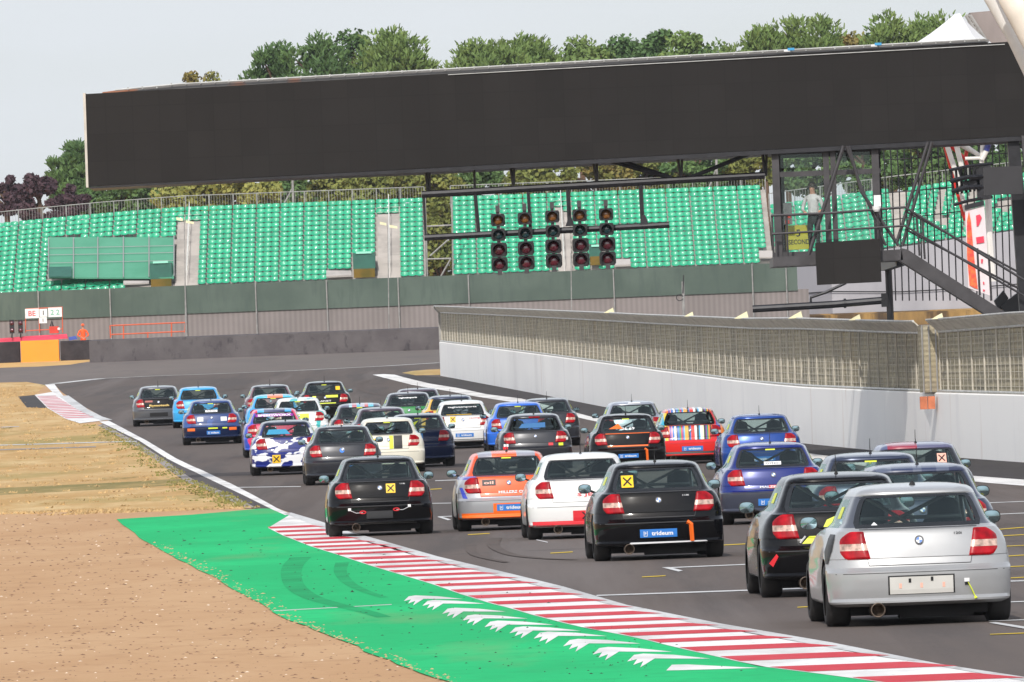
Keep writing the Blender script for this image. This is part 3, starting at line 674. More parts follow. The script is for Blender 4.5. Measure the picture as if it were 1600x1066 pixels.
m = MB(); m.tube([P(1176, 483, 283), P(1300, 476, 283), P(1384, 469, 283)], .095, 10); m.lathe([(-.06, .0), (-.06, .12), (.0, .12), (.0, 0)], tuple(P(1322, 474, 283)), 'x', 12); m.box(tuple(P(1382, 469, 283)), (.16, .2, .34)); m.build('boom', M_blk, tw)
m = MB(); m.tube([P(1267, 478, 283), P(1267, 465, 283), P(1290, 457, 283), P(1322, 442, 283)], .037, 8); m.build('brace', M_blk, tw)
slab('display_panel', [(1274, 379.5), (1375, 373), (1377.5, 440.5), (1277, 445.5)], GD - 1.2, GD - .95, M_led, tw)
slab('display_panel', [(1537, 262), (1597, 259), (1598, 303), (1538, 305)], GD - 1.2, GD - .95, pbr('black_panel', lin((40, 39, 42)), .6, var=.1), tw)
slab('support_leg', [(1574, 214), (1592, 213), (1622, 520), (1596, 520)], GD + .1, GD + .6, M_blk, tw)
slab('support_leg', [(1596, 212), (1612, 212), (1640, 520), (1622, 520)], GD - .4, GD - .1, M_blk2, tw)
m = MB(); a = P(1371, 321, GD - .8); m.box((a.x, a.y, a.z + .09), (.16, .12, .3)); m.lathe([(-.16, .005), (-.15, .06), (-.1, .09), (-.02, .1), (-.02, 0)], (a.x - .03, a.y - .12, a.z + .0), 'z', 14); m.build('security_camera', pbr('white_plastic', lin((225, 225, 225)), .4), tw)
# things in the cabin
def text_mesh(s, h, bold=.0, sp=1.0):
    cu = bpy.data.curves.new('lettering', 'FONT'); cu.body = s; cu.size = 1; cu.resolution_u = 2; cu.offset = bold; cu.space_character = sp; cu.align_x = 'CENTER'
    ob = bpy.data.objects.new('tmp', cu); COL.objects.link(ob); bpy.context.view_layer.update()
    me = bpy.data.meshes.new_from_object(ob); vs = [v.co.copy() for v in me.vertices]; fs = [tuple(p.vertices) for p in me.polygons]
    bpy.data.objects.remove(ob); bpy.data.curves.remove(cu); bpy.data.meshes.remove(me)
    if not vs: return [], [], 1
    x0, x1 = min(v.x for v in vs), max(v.x for v in vs); y0, y1 = min(v.y for v in vs), max(v.y for v in vs); k = h / (y1 - y0)
    return [((v.x - (x0 + x1) / 2) * k, (v.y - (y0 + y1) / 2) * k) for v in vs], fs, (x1 - x0) * k
def flat_text(s, c, h, mat, parent, name='lettering', bold=.02, w=None):
    vs, fs, tw_ = text_mesh(s, h, bold); kx = (w / tw_) if w else 1; m = MB(); m.add([(c[0] + a * kx, c[1], c[2] + b_) for a, b_ in vs], fs); return m.build(name, mat, parent)
M_ink = pbr('black_ink', lin((25, 25, 25)), .6)
yb = thing('yellow_board', 'yellow board reading 5 SECOND standing inside the glazed cabin', 'sign', tuple(P(1246, 390, GD + .9)))
a, b_ = P(1229.5, 354, GD + .9), P(1263, 388, GD + .9); cxx = (a.x + b_.x) / 2
m = MB(); m.box((cxx, GD + .9, (a.z + b_.z) / 2), (.56, .03, .58)); m.build('board', pbr('yellow_board', lin((196, 186, 50)), .5, var=.06), yb)
flat_text('5', (cxx + .02, GD + .88, (a.z + b_.z) / 2 + .10), .17, M_ink, yb); flat_text('SECOND', (cxx + .03, GD + .88, (a.z + b_.z) / 2 - .11), .12, M_ink, yb, w=.5)
dv_ = thing('equipment_box', 'grey control box with red lamps beside the yellow board in the cabin', 'control box', tuple(P(1231, 350, GD + .6)))
a = P(1231, 334, GD + .6); m = MB(); m.box((a.x, a.y, a.z), (.2, .16, .52)); m.build('case', pbr('grey_plastic', lin((110, 108, 108)), .5, var=.2, scale=9), dv_)
m = MB(); m.box((a.x + .02, a.y - .085, a.z - .06), (.09, .02, .1)); m.box((a.x - .02, a.y - .085, a.z - .2), (.1, .02, .09)); m.build('lamp', pbr('red_plastic', lin((190, 60, 40)), .4), dv_)

# ---------------------------------------------------------------- people
def skin_person(name, joints, edges, radii, loc, rz=0, faces=None, mats=None, sub=1):
    me = bpy.data.meshes.new(name); me.from_pydata([tuple(v) for v in joints], edges, []); o = bpy.data.objects.new(name, me); COL.objects.link(o)
    md = o.modifiers.new('skin', 'SKIN'); md.use_smooth_shade = True
    for i, r in enumerate(radii): o.data.skin_vertices[0].data[i].radius = (r, r) if not isinstance(r, tuple) else r
    for i, s in enumerate(o.data.skin_vertices[0].data): s.use_root = (i == 0)
    sb = o.modifiers.new('sub', 'SUBSURF'); sb.levels = sub; sb.render_levels = sub
    bpy.context.view_layer.update(); dg = bpy.context.evaluated_depsgraph_get(); ev = o.evaluated_get(dg); nm = bpy.data.meshes.new_from_object(ev)
    o.modifiers.clear(); o.data = nm; nm.materials.clear()
    for mt in mats: nm.materials.append(mt)
    for p in nm.polygons: p.use_smooth = True; p.material_index = faces(p.center)
    o.location = loc; o.rotation_euler = (0, 0, rz); return o
def build_person(loc, rz, arms, mats, faces, name='person', lean=0):
    J = [(0, 0, .95), (0, .01, 1.10), (0, 0, 1.30), (0, 0, 1.44), (0, -.01, 1.52), (0, -.02, 1.62), (0, -.02, 1.72)]
    r = [(.15, .11), (.135, .10), (.16, .11), (.10, .08), .055, (.075, .09), (.06, .075)]
    E = [(i, i + 1) for i in range(6)]
    for sgn in (-1, 1):
        b0 = len(J); J += [(sgn * .09, 0, .86), (sgn * .10, -.01, .50), (sgn * .10, .02, .10), (sgn * .10, -.02, .04), (sgn * .11, -.16, .03)]; r += [.09, .062, .042, .045, .035]
        E += [(0, b0), (b0, b0 + 1), (b0 + 1, b0 + 2), (b0 + 2, b0 + 3), (b0 + 3, b0 + 4)]
        el, wr = arms[0 if sgn < 0 else 1]; b1 = len(J)
        J += [(sgn * .19, 0, 1.40), el, wr]; r += [.06, .042, .028]; E += [(3, b1), (b1, b1 + 1), (b1 + 1, b1 + 2)]
        w = Vector(wr); d = (w - Vector(el)).normalized(); sd_ = d.cross(Vector((0, 0, 1)));
        if sd_.length < .1: sd_ = Vector((1, 0, 0))
        sd_.normalize(); pm = w + d * .07; b2 = len(J); J.append(tuple(pm)); r.append(.03); E.append((b1 + 2, b2))
        for k, (off, ln) in enumerate([(-.033, .068), (-.011, .078), (.011, .072), (.033, .056)]):
            b3 = len(J); k1 = pm + d * .03 + sd_ * off; k2 = k1 + d * ln * .5 + Vector((0, 0, -.01)); k3 = k2 + d * ln * .4 + Vector((0, 0, -.025)); J += [tuple(k1), tuple(k2), tuple(k3)]; r += [.009, .0085, .007]; E += [(b2, b3), (b3, b3 + 1), (b3 + 1, b3 + 2)]
        b3 = len(J); t1 = w + d * .03 - sd_ * .035 * sgn; J += [tuple(t1), tuple(t1 + d * .04 - sd_ * .012 * sgn)]; r += [.011, .009]; E += [(b1 + 2, b3), (b3, b3 + 1)]
    return skin_person(name, J, E, r, loc, rz, faces, mats)
M_skin = pbr('skin', lin((186, 140, 118)), .55, var=.08); M_shirt = pbr('white_shirt', lin((212, 206, 204)), .8, var=.08, scale=10); M_trs = pbr('black_trousers', lin((24, 24, 28)), .8, var=.2)
fz = zf + .02
def off_faces(c):
    if c.z < 1.0 and abs(c.x) < .22: return 2
    if c.z > 1.49: return 0
    if c.y < -.20 or (abs(c.x) > .24 and c.z < 1.14): return 0
    return 1
pe = build_person((P(1273, 390, GD + .48).x, GD + .48, fz), R(-25), [((-.27, -.02, 1.14), (-.12, -.24, 1.08)), ((.27, .0, 1.13), (.30, -.22, 1.10))], [M_skin, M_shirt, M_trs], off_faces)
tag(pe, 'person in white shirt and black trousers standing in the glazed cabin, wearing a headset', 'person')
m = MB()
hr = []
for i in range(7):
    th = math.pi * .5 * i / 6; hr.append([(.092 * math.sin(th + .01) * math.cos(a * math.pi / 6), -.01 + .105 * math.sin(th + .01) * math.sin(a * math.pi / 6), 1.67 + .115 * math.cos(th)) for a in range(12)])
m.grid(hr, close=True); h = m.build('hair', pbr('dark_hair', lin((50, 38, 32)), .7, var=.2), None, smooth=True); h.parent = pe
m = MB(); m.tube([(math.sin(R(a)) * .108, -.015, 1.66 + math.cos(R(a)) * .13) for a in range(-90, 91, 15)], .012, 6)
for s in (-1, 1): m.lathe([(-.02, 0), (-.02, .045), (.02, .045), (.02, 0)], (s * .105, -.015, 1.65), 'x', 12)
h = m.build('headset', M_ink, None); h.parent = pe
for s in (-1, 1):
    pass

# ---------------------------------------------------------------- far right: towers, banner, tent
M_wtube = pbr('white_paint_steel', lin((226, 222, 216)), .35, coat=.3, var=.05); M_rtube = pbr('red_paint_steel', lin((214, 46, 36)), .4, var=.08); M_btube = pbr('blue_paint_steel', lin((40, 50, 120)), .4)
lt = thing('lattice_mast', 'red, white and blue tube lattice mast behind the cabin staircase', 'mast', tuple(P(1530, 470, 300)))
def lm(name, pts, r, mat, d=300): m = MB(); m.tube([P(x, y, d) for x, y in pts], r, 8); return m.build(name, mat, lt)
lm('tube', [(1473, 215), (1493, 290), (1508, 345)], .05, M_rtube); lm('tube', [(1478, 222), (1500, 290)], .07, M_wtube, 299.8); lm('tube', [(1490, 210), (1503, 262)], .07, M_wtube, 299.7)
lm('tube', [(1478, 222), (1508, 248), (1512, 262)], .05, M_rtube, 300.2); lm('tube', [(1496, 220), (1533, 245)], .06, M_wtube, 299.6); lm('tube', [(1483, 218), (1530, 243)], .05, M_wtube, 300.3)
lm('tube', [(1508, 248), (1534, 247)], .05, M_wtube, 299.5); lm('tube', [(1536, 212), (1534, 255)], .06, M_wtube, 299.4); lm('tube', [(1548, 214), (1541, 236)], .08, M_btube, 299.3); lm('tube', [(1541, 236), (1534, 250)], .07, M_wtube, 299.3)
lm('tube', [(1514, 214), (1509, 245)], .05, M_rtube, 300.4); lm('tube', [(1544, 310), (1546, 370), (1552, 440)], .09, M_wtube, 300)
lm('tube', [(1499, 290), (1509, 330)], .06, M_wtube, 299.9)
m = MB()
for k, (ya, yb_) in enumerate([(266, 256), (283, 276), (299, 292), (320, 308)]):
    m.tube([P(1484 + k * 2.5, ya, 299), P(1512, ya - 6, 298.6), P(1550, yb_, 299)], .07 if k in (1, 2) else .045, 6)
for i in range(9): m.tube([P(1486 + i * 7.5, 265 - i * 1.2, 299), P(1490 + i * 6.5, 305 - i * 1.2, 299)], .035, 5)
m.prism([P(1504, 283, 298.8), P(1530, 279, 298.8), P(1532, 294, 298.8), P(1506, 298, 298.8)], (0, .5, 0))
m.prism([P(1525, 262, 298.8), P(1548, 258, 298.8), P(1549, 310, 298.8), P(1528, 314, 298.8)], (0, .5, 0)); m.build('platform_cage', M_blk, lt)
bn = thing('banner', 'tall white banner with red and orange graphics hanging behind the staircase', 'banner', tuple(P(1530, 465, 297)))
M_ban = pbr('banner_white', lin((222, 210, 212)), .7, var=.05)
m = MB(); m.prism([P(x, y, 297) for x, y in [(1508, 329), (1538, 321), (1547, 462), (1513, 450)]], (0, .04, 0)); m.build('sheet', M_ban, bn)
m = MB(); m.prism([P(x, y, 296.95) for x, y in [(1507, 321), (1537, 313), (1538, 320.5), (1508, 328.5)]], (0, .12, 0)); m.build('header', M_blk, bn)
M_rp = pbr('banner_red', lin((232, 60, 70)), .7, var=.15, scale=9, col2=lin((240, 120, 60))); M_rp2 = pbr('banner_pink_red', lin((220, 60, 84)), .7)
m = MB()
for poly in ([(1511, 345), (1514, 330), (1517, 345), (1520, 380), (1524, 420), (1528, 452), (1522, 450), (1515, 446), (1511, 400)],):
    m.prism([P(x, y, 296.97) for x, y in poly], (0, .02, 0))
m.build('graphic', M_rp, bn)
m = MB()
for poly in ([(1525, 337), (1531, 335), (1534, 340), (1532, 346), (1529, 353), (1526, 354)], [(1525, 371), (1537, 369), (1538, 379), (1526, 381)], [(1533, 405), (1536, 405), (1535, 412), (1533, 411)], [(1534, 420), (1537, 421), (1536, 426), (1534, 425)], [(1536, 440), (1538, 441), (1538, 445), (1536, 444)], [(1536, 452), (1539, 453), (1538, 456), (1536, 455)]):
    m.prism([P(x, y, 296.97) for x, y in poly], (0, .02, 0))
m.build('lettering', M_rp2, bn)
wf = thing('wire_fence', 'tall fence of thin black vertical wires behind the cabin staircase', 'fence', tuple(P(1490, 480, 305)))
m = MB()
for i in range(23):
    px = 1384 + i * 10.6; m.tube([P(px - 4, 222, 305), P(px, 300, 304.8), P(px + 5, 470, 304.8)], .018, 4)
m.build('wires', M_blk, wf)
m = MB()
for a, b_ in ((302, 288), (345, 322), (250, 243)): m.tube([P(1380, a, 304.7), P(1620, b_ - 6, 304.7)], .014, 4)
m.build('rails', M_blk2, wf)
lb = thing('loudspeaker', 'black double horn loudspeaker at the foot of the staircase', 'loudspeaker', tuple(P(1570, 490, 280)))
m = MB(); m.prism([P(x, y, 280) for x, y in [(1554, 470), (1568, 454), (1576, 466), (1562, 488)]], (0, .6, 0)); m.build('horn', M_lh, lb)
m = MB(); m.prism([P(x, y, 279.8) for x, y in [(1564, 478), (1584, 462), (1598, 452), (1600, 480), (1586, 492), (1570, 488)]], (0, .7, 0)); m.build('horn', M_lh, lb)
# big white roof masts close on the right
ms = thing('roof_mast', 'pair of thick white tubes leaning past the right end of the screen', 'mast', tuple(P(1660, 300, 240)))
m = MB(); m.tube([P(1533, -40, 240), P(1556, 0, 240), P(1590, 60, 240), P(1652, 190, 240), P(1700, 300, 240)], .22, 16); m.build('tube', M_wtube, ms, smooth=True)
m = MB(); m.tube([P(1560, -50, 238), P(1598, 20, 238), P(1640, 100, 238), P(1720, 260, 238)], .34, 16); m.build('tube', pbr('cream_paint_steel', lin((228, 218, 204)), .4, coat=.2, var=.05), ms, smooth=True)
m = MB(); m.tube([P(1548, -50, 239.3), P(1580, 20, 239.3), P(1630, 120, 239.3), P(1700, 260, 239.3)], .10, 10); m.build('tube', M_galv, ms, smooth=True)
tn = thing('marquee', 'white pointed marquee roof showing above the gantry', 'tent', tuple(P(1490, 80, 300)))
m = MB(); ap = P(1492, 22, 303); ap2 = P(1500, 21, 303); bz = P(1480, 90, 300).z
base = [P(1380, 92, 296), P(1545, 84, 296), P(1575, 82, 308), P(1400, 92, 308)]
rws = []
for k in range(9):
    t_ = k / 8.; tt = t_ ** .92; row = []
    top = [ap, ap2, ap2 + Vector((0, .3, 0)), ap + Vector((0, .3, 0))]
    for j in range(4): row.append(base[j] * (1 - tt) + top[j] * tt - Vector((0, 0, .12 * math.sin(math.pi * t_))))
    rws.append(row)
m.grid(rws, close=True); m.build('canopy', pbr('white_canvas', lin((232, 232, 230)), .7, var=.04), tn)
rb_ = thing('roof_unit', 'grey brown fabric covered roof unit between the marquee and the white tubes', 'roof unit', tuple(P(1540, 70, 310)))
m = MB(); m.prism([P(x, y, 310) for x, y in [(1515, 20), (1560, 16), (1640, 16), (1640, 90), (1545, 90)]], (0, 3, 0)); m.build('cover', pbr('brown_grey_fabric', lin((142, 132, 128)), .8, var=.15, scale=1.5, stretch=(1, 1, .3)), rb_)
m = MB()
for x0, x1 in ((1509, 1537), (1516, 1545)): m.tube([P(x0, 24, 309.6), P(x1, 70, 309.6)], .05, 6)
for i in range(7): m.tube([P(1509 + i * 4, 24 + i * 6.5, 309.6), P(1518 + i * 4, 25 + i * 6.5, 309.6)], .03, 5)
m.build('frame', M_galv, rb_)

# ================================================================ GRANDSTANDS
M_seat = pbr('green_seat_plastic', lin((20, 158, 116)), .42, coat=.2, scale=.8, var=.14, spec=.5)
M_seatk = pbr('black_seat_plastic', lin((30, 30, 32)), .3, coat=.3)
M_terr = layered('terrace_concrete', lin((182, 176, 170)), [(.8, (1, 1, 1), .45, .6, lin((158, 153, 148)), .7)])
M_terr_d = layered('terrace_steel', lin((104, 118, 112)), [(.8, (1, 1, 1), .45, .6, lin((90, 104, 100)), .7)])
M_tarp = layered('green_tarpaulin', lin((92, 156, 128)), [(.3, (1, 1, 1), .45, .6, lin((82, 146, 118)), .7)])
M_dgreen = pbr('dark_green_cover', lin((46, 98, 84)), .7, var=.1); M_hay = layered('dry_bank', lin((120, 98, 46)), [(1, (1, 1, 1), .45, .6, lin((90, 84, 40)), .8)])
sv, sf = [], []
def seat_geo():
    rows = []
    for k, (y, z) in enumerate([(-.40, .20), (-.38, .235), (-.20, .22), (-.05, .20), (0, .24), (.035, .36), (.055, .455), (.07, .475)]):
        row = []
        for j in range(5):
            u = (j - 2) / 2.; w = .216 if k < 6 else .207
            row.append((u * w, y - .05 * u * u * (1 if k >= 4 else .3), z + (.05 * u * u if k < 4 else -.03 * u * u * (k >= 6))))
        rows.append(row)
    m = MB(); m.grid(rows); n = len(m.v); b = [(x, y + .012, z - .012) for x, y, z in m.v]
    m.box((0, -.14, .08), (.05, .05, .2)); return m
seatm = seat_geo(); seat_mesh = seatm.mesh('seat', smooth=True); seat_mesh.materials.append(M_seat)
zo_ = lambda zs, u: zs(u) if callable(zs) else zs * u
def stand(name, label, path, zb, nrows, zones, rise=.288, tread=.8, front=.0, railing=True, blacks=(), zdrop=5, zs=0):
    """path: list of (X, Y) along the front edge, left to right"""
    t = thing(name, label, 'grandstand', (path[0][0], path[0][1], zb), 'grandstand blocks of green seats')
    L = [0]
    for a, b in zip(path[:-1], path[1:]): L.append(L[-1] + math.hypot(b[0] - a[0], b[1] - a[1]))
    def at(u, off):
        u = max(0, min(L[-1], u))
        for i in range(len(path) - 1):
            if u <= L[i + 1] or i == len(path) - 2: break
        a, b = path[i], path[i + 1]; q = (u - L[i]) / (L[i + 1] - L[i]); dx, dy = (b[0] - a[0]) / (L[i + 1] - L[i]), (b[1] - a[1]) / (L[i + 1] - L[i])
        return a[0] + (b[0] - a[0]) * q - dy * off, a[1] + (b[1] - a[1]) * q + dx * off, math.atan2(dy, dx)
    us = sorted(set([0] + L[1:] + [L[-1]]))
    te = MB(); prof = [(0, zb - zdrop)]
    for r in range(nrows): prof += [(r * tread, zb + r * rise), (r * tread + tread - .005, zb + r * rise)]
    prof += [(nrows * tread, zb + nrows * rise - .1), (nrows * tread, zb - zdrop)]
    te.grid([[(at(u, o_)[0], at(u, o_)[1], z + zo_(zs, u)) for o_, z in prof] for u in us])
    te.add([(at(0, o_)[0], at(0, o_)[1], z) for o_, z in prof], [tuple(range(len(prof)))]); te.add([(at(L[-1], o_)[0], at(L[-1], o_)[1], z + zo_(zs, L[-1])) for o_, z in prof], [tuple(range(len(prof)))[::-1]])
    te.build('terrace', M_terr, t)
    allow = []; u = .05; k = 0
    while u + .42 < L[-1]:
        for r in range(nrows):
            x, y, an = at(u + .22, r * tread + .52); z = zb + r * rise + zo_(zs, u); px, py = proj((x, y, z + .3))
            if any(a <= px <= c and b <= py <= d for a, b, c, d in zones): continue
            if -40 < px < 1640: allow.append((r, x, y, z, an, px, py))
        u += .435; k += 1
        if k % 3 == 0: u += .06
    allow.sort(key=lambda s_: (s_[0], abs(s_[5] - 700))); small = MB(); kb = MB()
    for i, (r, x, y, z, an, px, py) in enumerate(allow):
        isb = any(a <= px <= c and b <= py <= d for a, b, c, d in blacks)
        if i < 100 and not isb:
            o = bpy.data.objects.new('seat', seat_mesh); COL.objects.link(o); o.parent = t; o.location = Vector((x, y, z)) - t.location; o.rotation_euler = (0, 0, an)
        else:
            co, si = math.cos(an), math.sin(an); (kb if isb else small).add([(x + a * co - b * si, y + a * si + b * co, z + c) for a, b, c in seatm.v], seatm.f)
    o = small.build('seating', M_seat, t, smooth=True); o['kind'] = 'stuff'
    if kb.v: kb.build('black_seats', M_seatk, t, smooth=True)
    if railing:
        zt_ = zb + nrows * rise; n = int(L[-1] / 1.365)
        for i in range(n + 1):
            x, y, an = at(i * L[-1] / n, nrows * tread - .1); m = MB(); q0 = zo_(zs, i * L[-1] / n); m.tube([(x, y, zt_ - .5 + q0), (x, y, zt_ + .78 + q0)], .04, 6); m.build('railing_post', M_galv, t)
        m = MB(); m.tube([(at(u, nrows * tread - .1)[0], at(u, nrows * tread - .1)[1], zt_ + .8 + zo_(zs, u)) for u in us], .03, 6); 
        q = int(L[-1] / .16)
        for i in range(q): x, y, an = at(i * L[-1] / q, nrows * tread - .1); q0 = zo_(zs, i * L[-1] / q); m.tube([(x, y, zt_ - .3 + q0), (x, y, zt_ + .8 + q0)], .009, 3, caps=False)
        m.build('railing_mesh', M_galv, t)
    return t, at, L
D0 = 640.0; ZB = 8.72
XX = lambda px: P(px, 400, D0).x
M_ldiv = pbr('divider', lin((150, 152, 150)), .6)
def zone_panel(t, x0, x1, y0, y1, mat, name, lift=.42, thick=.08):
    """sloping panel over the terrace between pixel columns x0..x1 and pixel rows y0 (top)..y1 (bottom)"""
    def rowof(px, py):
        best = None
        for i in range(0, 161):
            off = i * .08; z = ZB + off / .8 * .288 + lift; X = P(px, py, D0 + off)
            e_ = abs(X.z - z)
            if best is None or e_ < best[0]: best = (e_, off, z, X.x)
        return best[1:]
    a, b, c, d = rowof(x0, y0), rowof(x1, y0), rowof(x1, y1), rowof(x0, y1)
    m = MB(); m.prism([(q[2], D0 + q[0], q[1]) for q in (a, b, c, d)], (0, -.02, thick)); o = m.build(name, mat, t); return a, b, c, d
zL = [(75, 371, 274, 437), (274, 345, 313, 460), (193, 437, 273, 449), (588, 334, 628, 446), (550, 395, 588, 434), (509, 423, 550, 438)]
tL, atL, LL = stand('grandstand', 'long block of green seats on the left with a pale green covered panel', [(XX(-60), D0), (XX(60), D0), (XX(160), D0), (XX(280), D0), (XX(664), D0)], ZB, 16, zL, blacks=[(110, 425, 192, 437)], zs=lambda u: -.62 * max(0, 1 - u / 12.2) ** 1.3)
tR, atR, LR = stand('grandstand', 'middle block of green seats directly behind the hanging start lights', [(XX(706), D0), (XX(1208), D0)], ZB, 16,
                    [(866, 328, 893, 440), (921, 383, 941, 418), (958, 405, 986, 420), (1184, 392, 1212, 408)])
third = [(P(px, 400, d).x, d) for px, d in ((1211, 640), (1300, 640), (1408, 640), (1504, 639.6), (1591, 639), (1700, 638))]
tT, atT, LT = stand('grandstand', 'curving block of green seats seen behind the cabin staircase', third, ZB, 12, [(1462, 296, 1476, 350), (1560, 310, 1580, 330)], rise=.285, zs=.10)
# aisles with steps
def aisle(t, x0, x1, y0, y1):
    xa, xb = P(x0, 390, D0 + 5).x, P(x1, 390, D0 + 5).x; m = MB()
    for r in range(0, 15):
        for h in (0, 1): m.box(((xa + xb) / 2, D0 + r * .8 + .2 + .4 * h, ZB + r * .288 + .07 + .144 * h), (xb - xa, .42, .15))
    m.build('steps', M_terr, t)
    m = MB(); n = 14
    for r in range(0, 15, 2): m.tube([((xa + xb) / 2 + .0, D0 + r * .8 + .3, ZB + r * .288), ((xa + xb) / 2, D0 + r * .8 + .3, ZB + r * .288 + 1)], .02, 5)
    m.tube([((xa + xb) / 2, D0 + .3, ZB + 1), ((xa + xb) / 2, D0 + 11.5, ZB + 14 * .288 + 1)], .022, 5); m.build('handrail', M_wtube, t)
aisle(tL, 275, 312, 345, 450); aisle(tL, 590, 627, 335, 440); aisle(tR, 868, 892, 330, 430)
zone_panel(tL, 76, 272, 373, 436, M_tarp, 'tarpaulin')
m = MB()
for px in (76, 115, 153, 193, 233, 272): m.add([tuple(P(px - .9, 372 - (px - 76) * .035, D0 + 1)), tuple(P(px + .9, 372 - (px - 76) * .035, D0 + 1)), tuple(P(px + .9, 440 - (px - 76) * .035, D0 + 1)), tuple(P(px - .9, 440 - (px - 76) * .035, D0 + 1))], [])
def row_pt(px, f):      # f 0 top, 1 bottom of the tarpaulin
    y = 373 + 63 * f - (px - 76) * .02; 
    for i in range(0, 161):
        off = i * .08; z = ZB + off / .8 * .288 + .56; X = P(px, y, D0 + off)
        if z >= X.z: break
    return X + Vector((0, -.1, .03))
for px in (76, 115, 153, 193, 233, 272): m.tube([row_pt(px, 0), row_pt(px, .5), row_pt(px, 1)], .035, 5)
for f in (.25, .42, .62): m.tube([row_pt(px, f) for px in (76, 115, 153, 193, 233, 272)], .02, 5)
m.build('tarpaulin_seams', M_ldiv, tL)
zone_panel(tL, 76, 112, 419, 434, M_dgreen, 'dark_panel', lift=.6)
zone_panel(tL, 193, 233, 441, 450, M_terr, 'landing', lift=.3)
zone_panel(tL, 510, 549, 425, 437, M_terr, 'landing', lift=.3)
zone_panel(tR, 960, 985, 407, 417, M_terr, 'landing', lift=.3); zone_panel(tR, 1186, 1207, 394, 404, M_terr, 'landing', lift=.3)
for t, x0, x1, y0, y1 in ((tL, 234, 269, 411, 450), (tL, 551, 587, 396, 434), (tR, 921, 941, 385, 415)):
    a, b = P(x0, y0, D0 + .4), P(x1, y1, D0 + .4); m = MB(); w = b.x - a.x
    m.box(((a.x + b.x) / 2, D0 + 1.6, (a.z + b.z) / 2 + .25), (w, 2.4, (a.z - b.z) * .62)); vo = m.build('vomitory', M_dgreen, t)
    m = MB(); m.box(((a.x + b.x) / 2, D0 + .36, a.z + .02), (w * .7, .08, .12)); m.build('sign_strip', pbr('pale_green', lin((150, 220, 195)), .5), vo)
    m = MB(); m.box(((a.x + b.x) / 2, D0 + .3, b.z + .28), (w * .96, .1, .5)); m.build('opening', M_hay, vo)
# steel braces seen in the gap between the blocks
br_ = thing('steel_frame', 'pale steel bracing in the gap between the two grandstand blocks', 'frame', tuple(P(685, 440, D0 + 1)))
for pts in ([(664, 354), (705, 352)], [(667, 405), (705, 404)], [(704, 405), (686, 437)], [(700, 375), (672, 400)], [(706, 300), (708, 435)], [(664, 300), (668, 438)]):
    m = MB(); m.tube([P(x, y, D0 + 1) for x, y in pts], .05, 6); m.build('brace', M_galv, br_)
fp = thing('floodlight_pole', 'slim grey pole with a stay behind the left grandstand', 'pole', (P(457, 330, 660).x, 660, 6))
m = MB(); m.tube([(P(457, 330, 660).x, 660, 6), tuple(P(457, 278, 660))], .07, 8); m.build('pole', M_galv, fp); m = MB(); m.tube([tuple(P(442, 322, 660)), tuple(P(457, 294, 660))], .05, 6); m.build('stay', M_galv, fp)
fp = thing('floodlight_pole', 'slim grey pole with a stay behind the middle grandstand block', 'pole', (P(1120, 300, 660).x, 660, 6))
m = MB(); m.tube([(P(1120, 300, 660).x, 660, 6), tuple(P(1119, 240, 660))], .07, 8); m.build('pole', M_galv, fp); m = MB(); m.tube([tuple(P(1107, 296, 660)), tuple(P(1119, 264, 660))], .05, 6); m.build('stay', M_galv, fp)

# ---------------------------------------------------------------- far barrier, debris fence, marshal post
M_bar = layered('dark_concrete', lin((90, 85, 86)), [(.6, (1, 1, 1), .42, .6, lin((104, 99, 99)), .8), (2.5, (1, 1, .6), .56, .7, lin((60, 57, 60)), .8)], bump=.3, bscale=4)
M_tyre = layered('black_tyre_wall', lin((54, 51, 54)), [(1.2, (1, 1, 1), .42, .62, lin((72, 68, 70)), .8)], bump=.4, bscale=5)
bw = MB(); x0, x1 = P(140, 560, 600).x, P(790, 545, 600).x
bw.grid([[(x, 600, 4.2), (x, 600, 5.72), (x, 600.6, 5.78), (x, 600.8, 4.2)] for x in [x0 + (x1 - x0) * i / 20 for i in range(21)]]); o = bw.build('concrete_barrier', M_bar); tag(o, 'long low dark concrete barrier across the end of the track', 'barrier')
def blk(px0, px1, py0, py1, d, mat, label, dep=.9, name='tyre_barrier'):
    a, b = P(px0, py0, d), P(px1, py1, d); m = MB(); zb_ = tz(d) - .1; m.prism([(a.x, d, zb_), (b.x, d, zb_), (b.x, d, a.z - .06), (b.x, d + .06, a.z), (a.x, d + .06, a.z), (a.x, d, a.z - .06)], (0, dep, 0)); o = m.build(name, mat); tag(o, label, 'barrier'); return o
blk(-60, 31, 537, 562, 617, M_tyre, 'black tyre barrier section at the left edge of the photo'); blk(94, 143, 533, 562, 617, M_tyre, 'black tyre barrier section just right of the orange one')
blk(145, 174, 531, 560, 612, M_tyre, 'short dark barrier section between the black tyre wall and the concrete barrier')
blk(32, 92.5, 533, 562, 616.6, pbr('orange_sheet', lin((250, 146, 34)), .5, var=.05, scale=.6), 'bright orange covered barrier section between two black ones')
df = thing('debris_fence', 'tall debris fence with dark green fabric along its top below the grandstands', 'fence', (P(300, 500, 628).x, 628, 5))
M_fab = layered('dark_green_fabric', lin((84, 96, 88)), [(.25, (1, 1, 1), .42, .6, lin((96, 108, 99)), .8), (1.5, (2, 1, .3), .52, .66, lin((76, 88, 82)), .5)])
M_slat = layered('grey_slat_fence', lin((140, 132, 129)), [(.3, (1, 1, 1), .42, .6, lin((130, 123, 120)), .7)])
wn = M_slat.node_tree; wv = wn.nodes.new('ShaderNodeTexWave'); wv.inputs['Scale'].default_value = 1.1; tcw = wn.nodes.new('ShaderNodeTexCoord'); mm = wn.nodes.new('ShaderNodeMixRGB'); mm.blend_type = 'MULTIPLY'; mm.inputs[0].default_value = .16
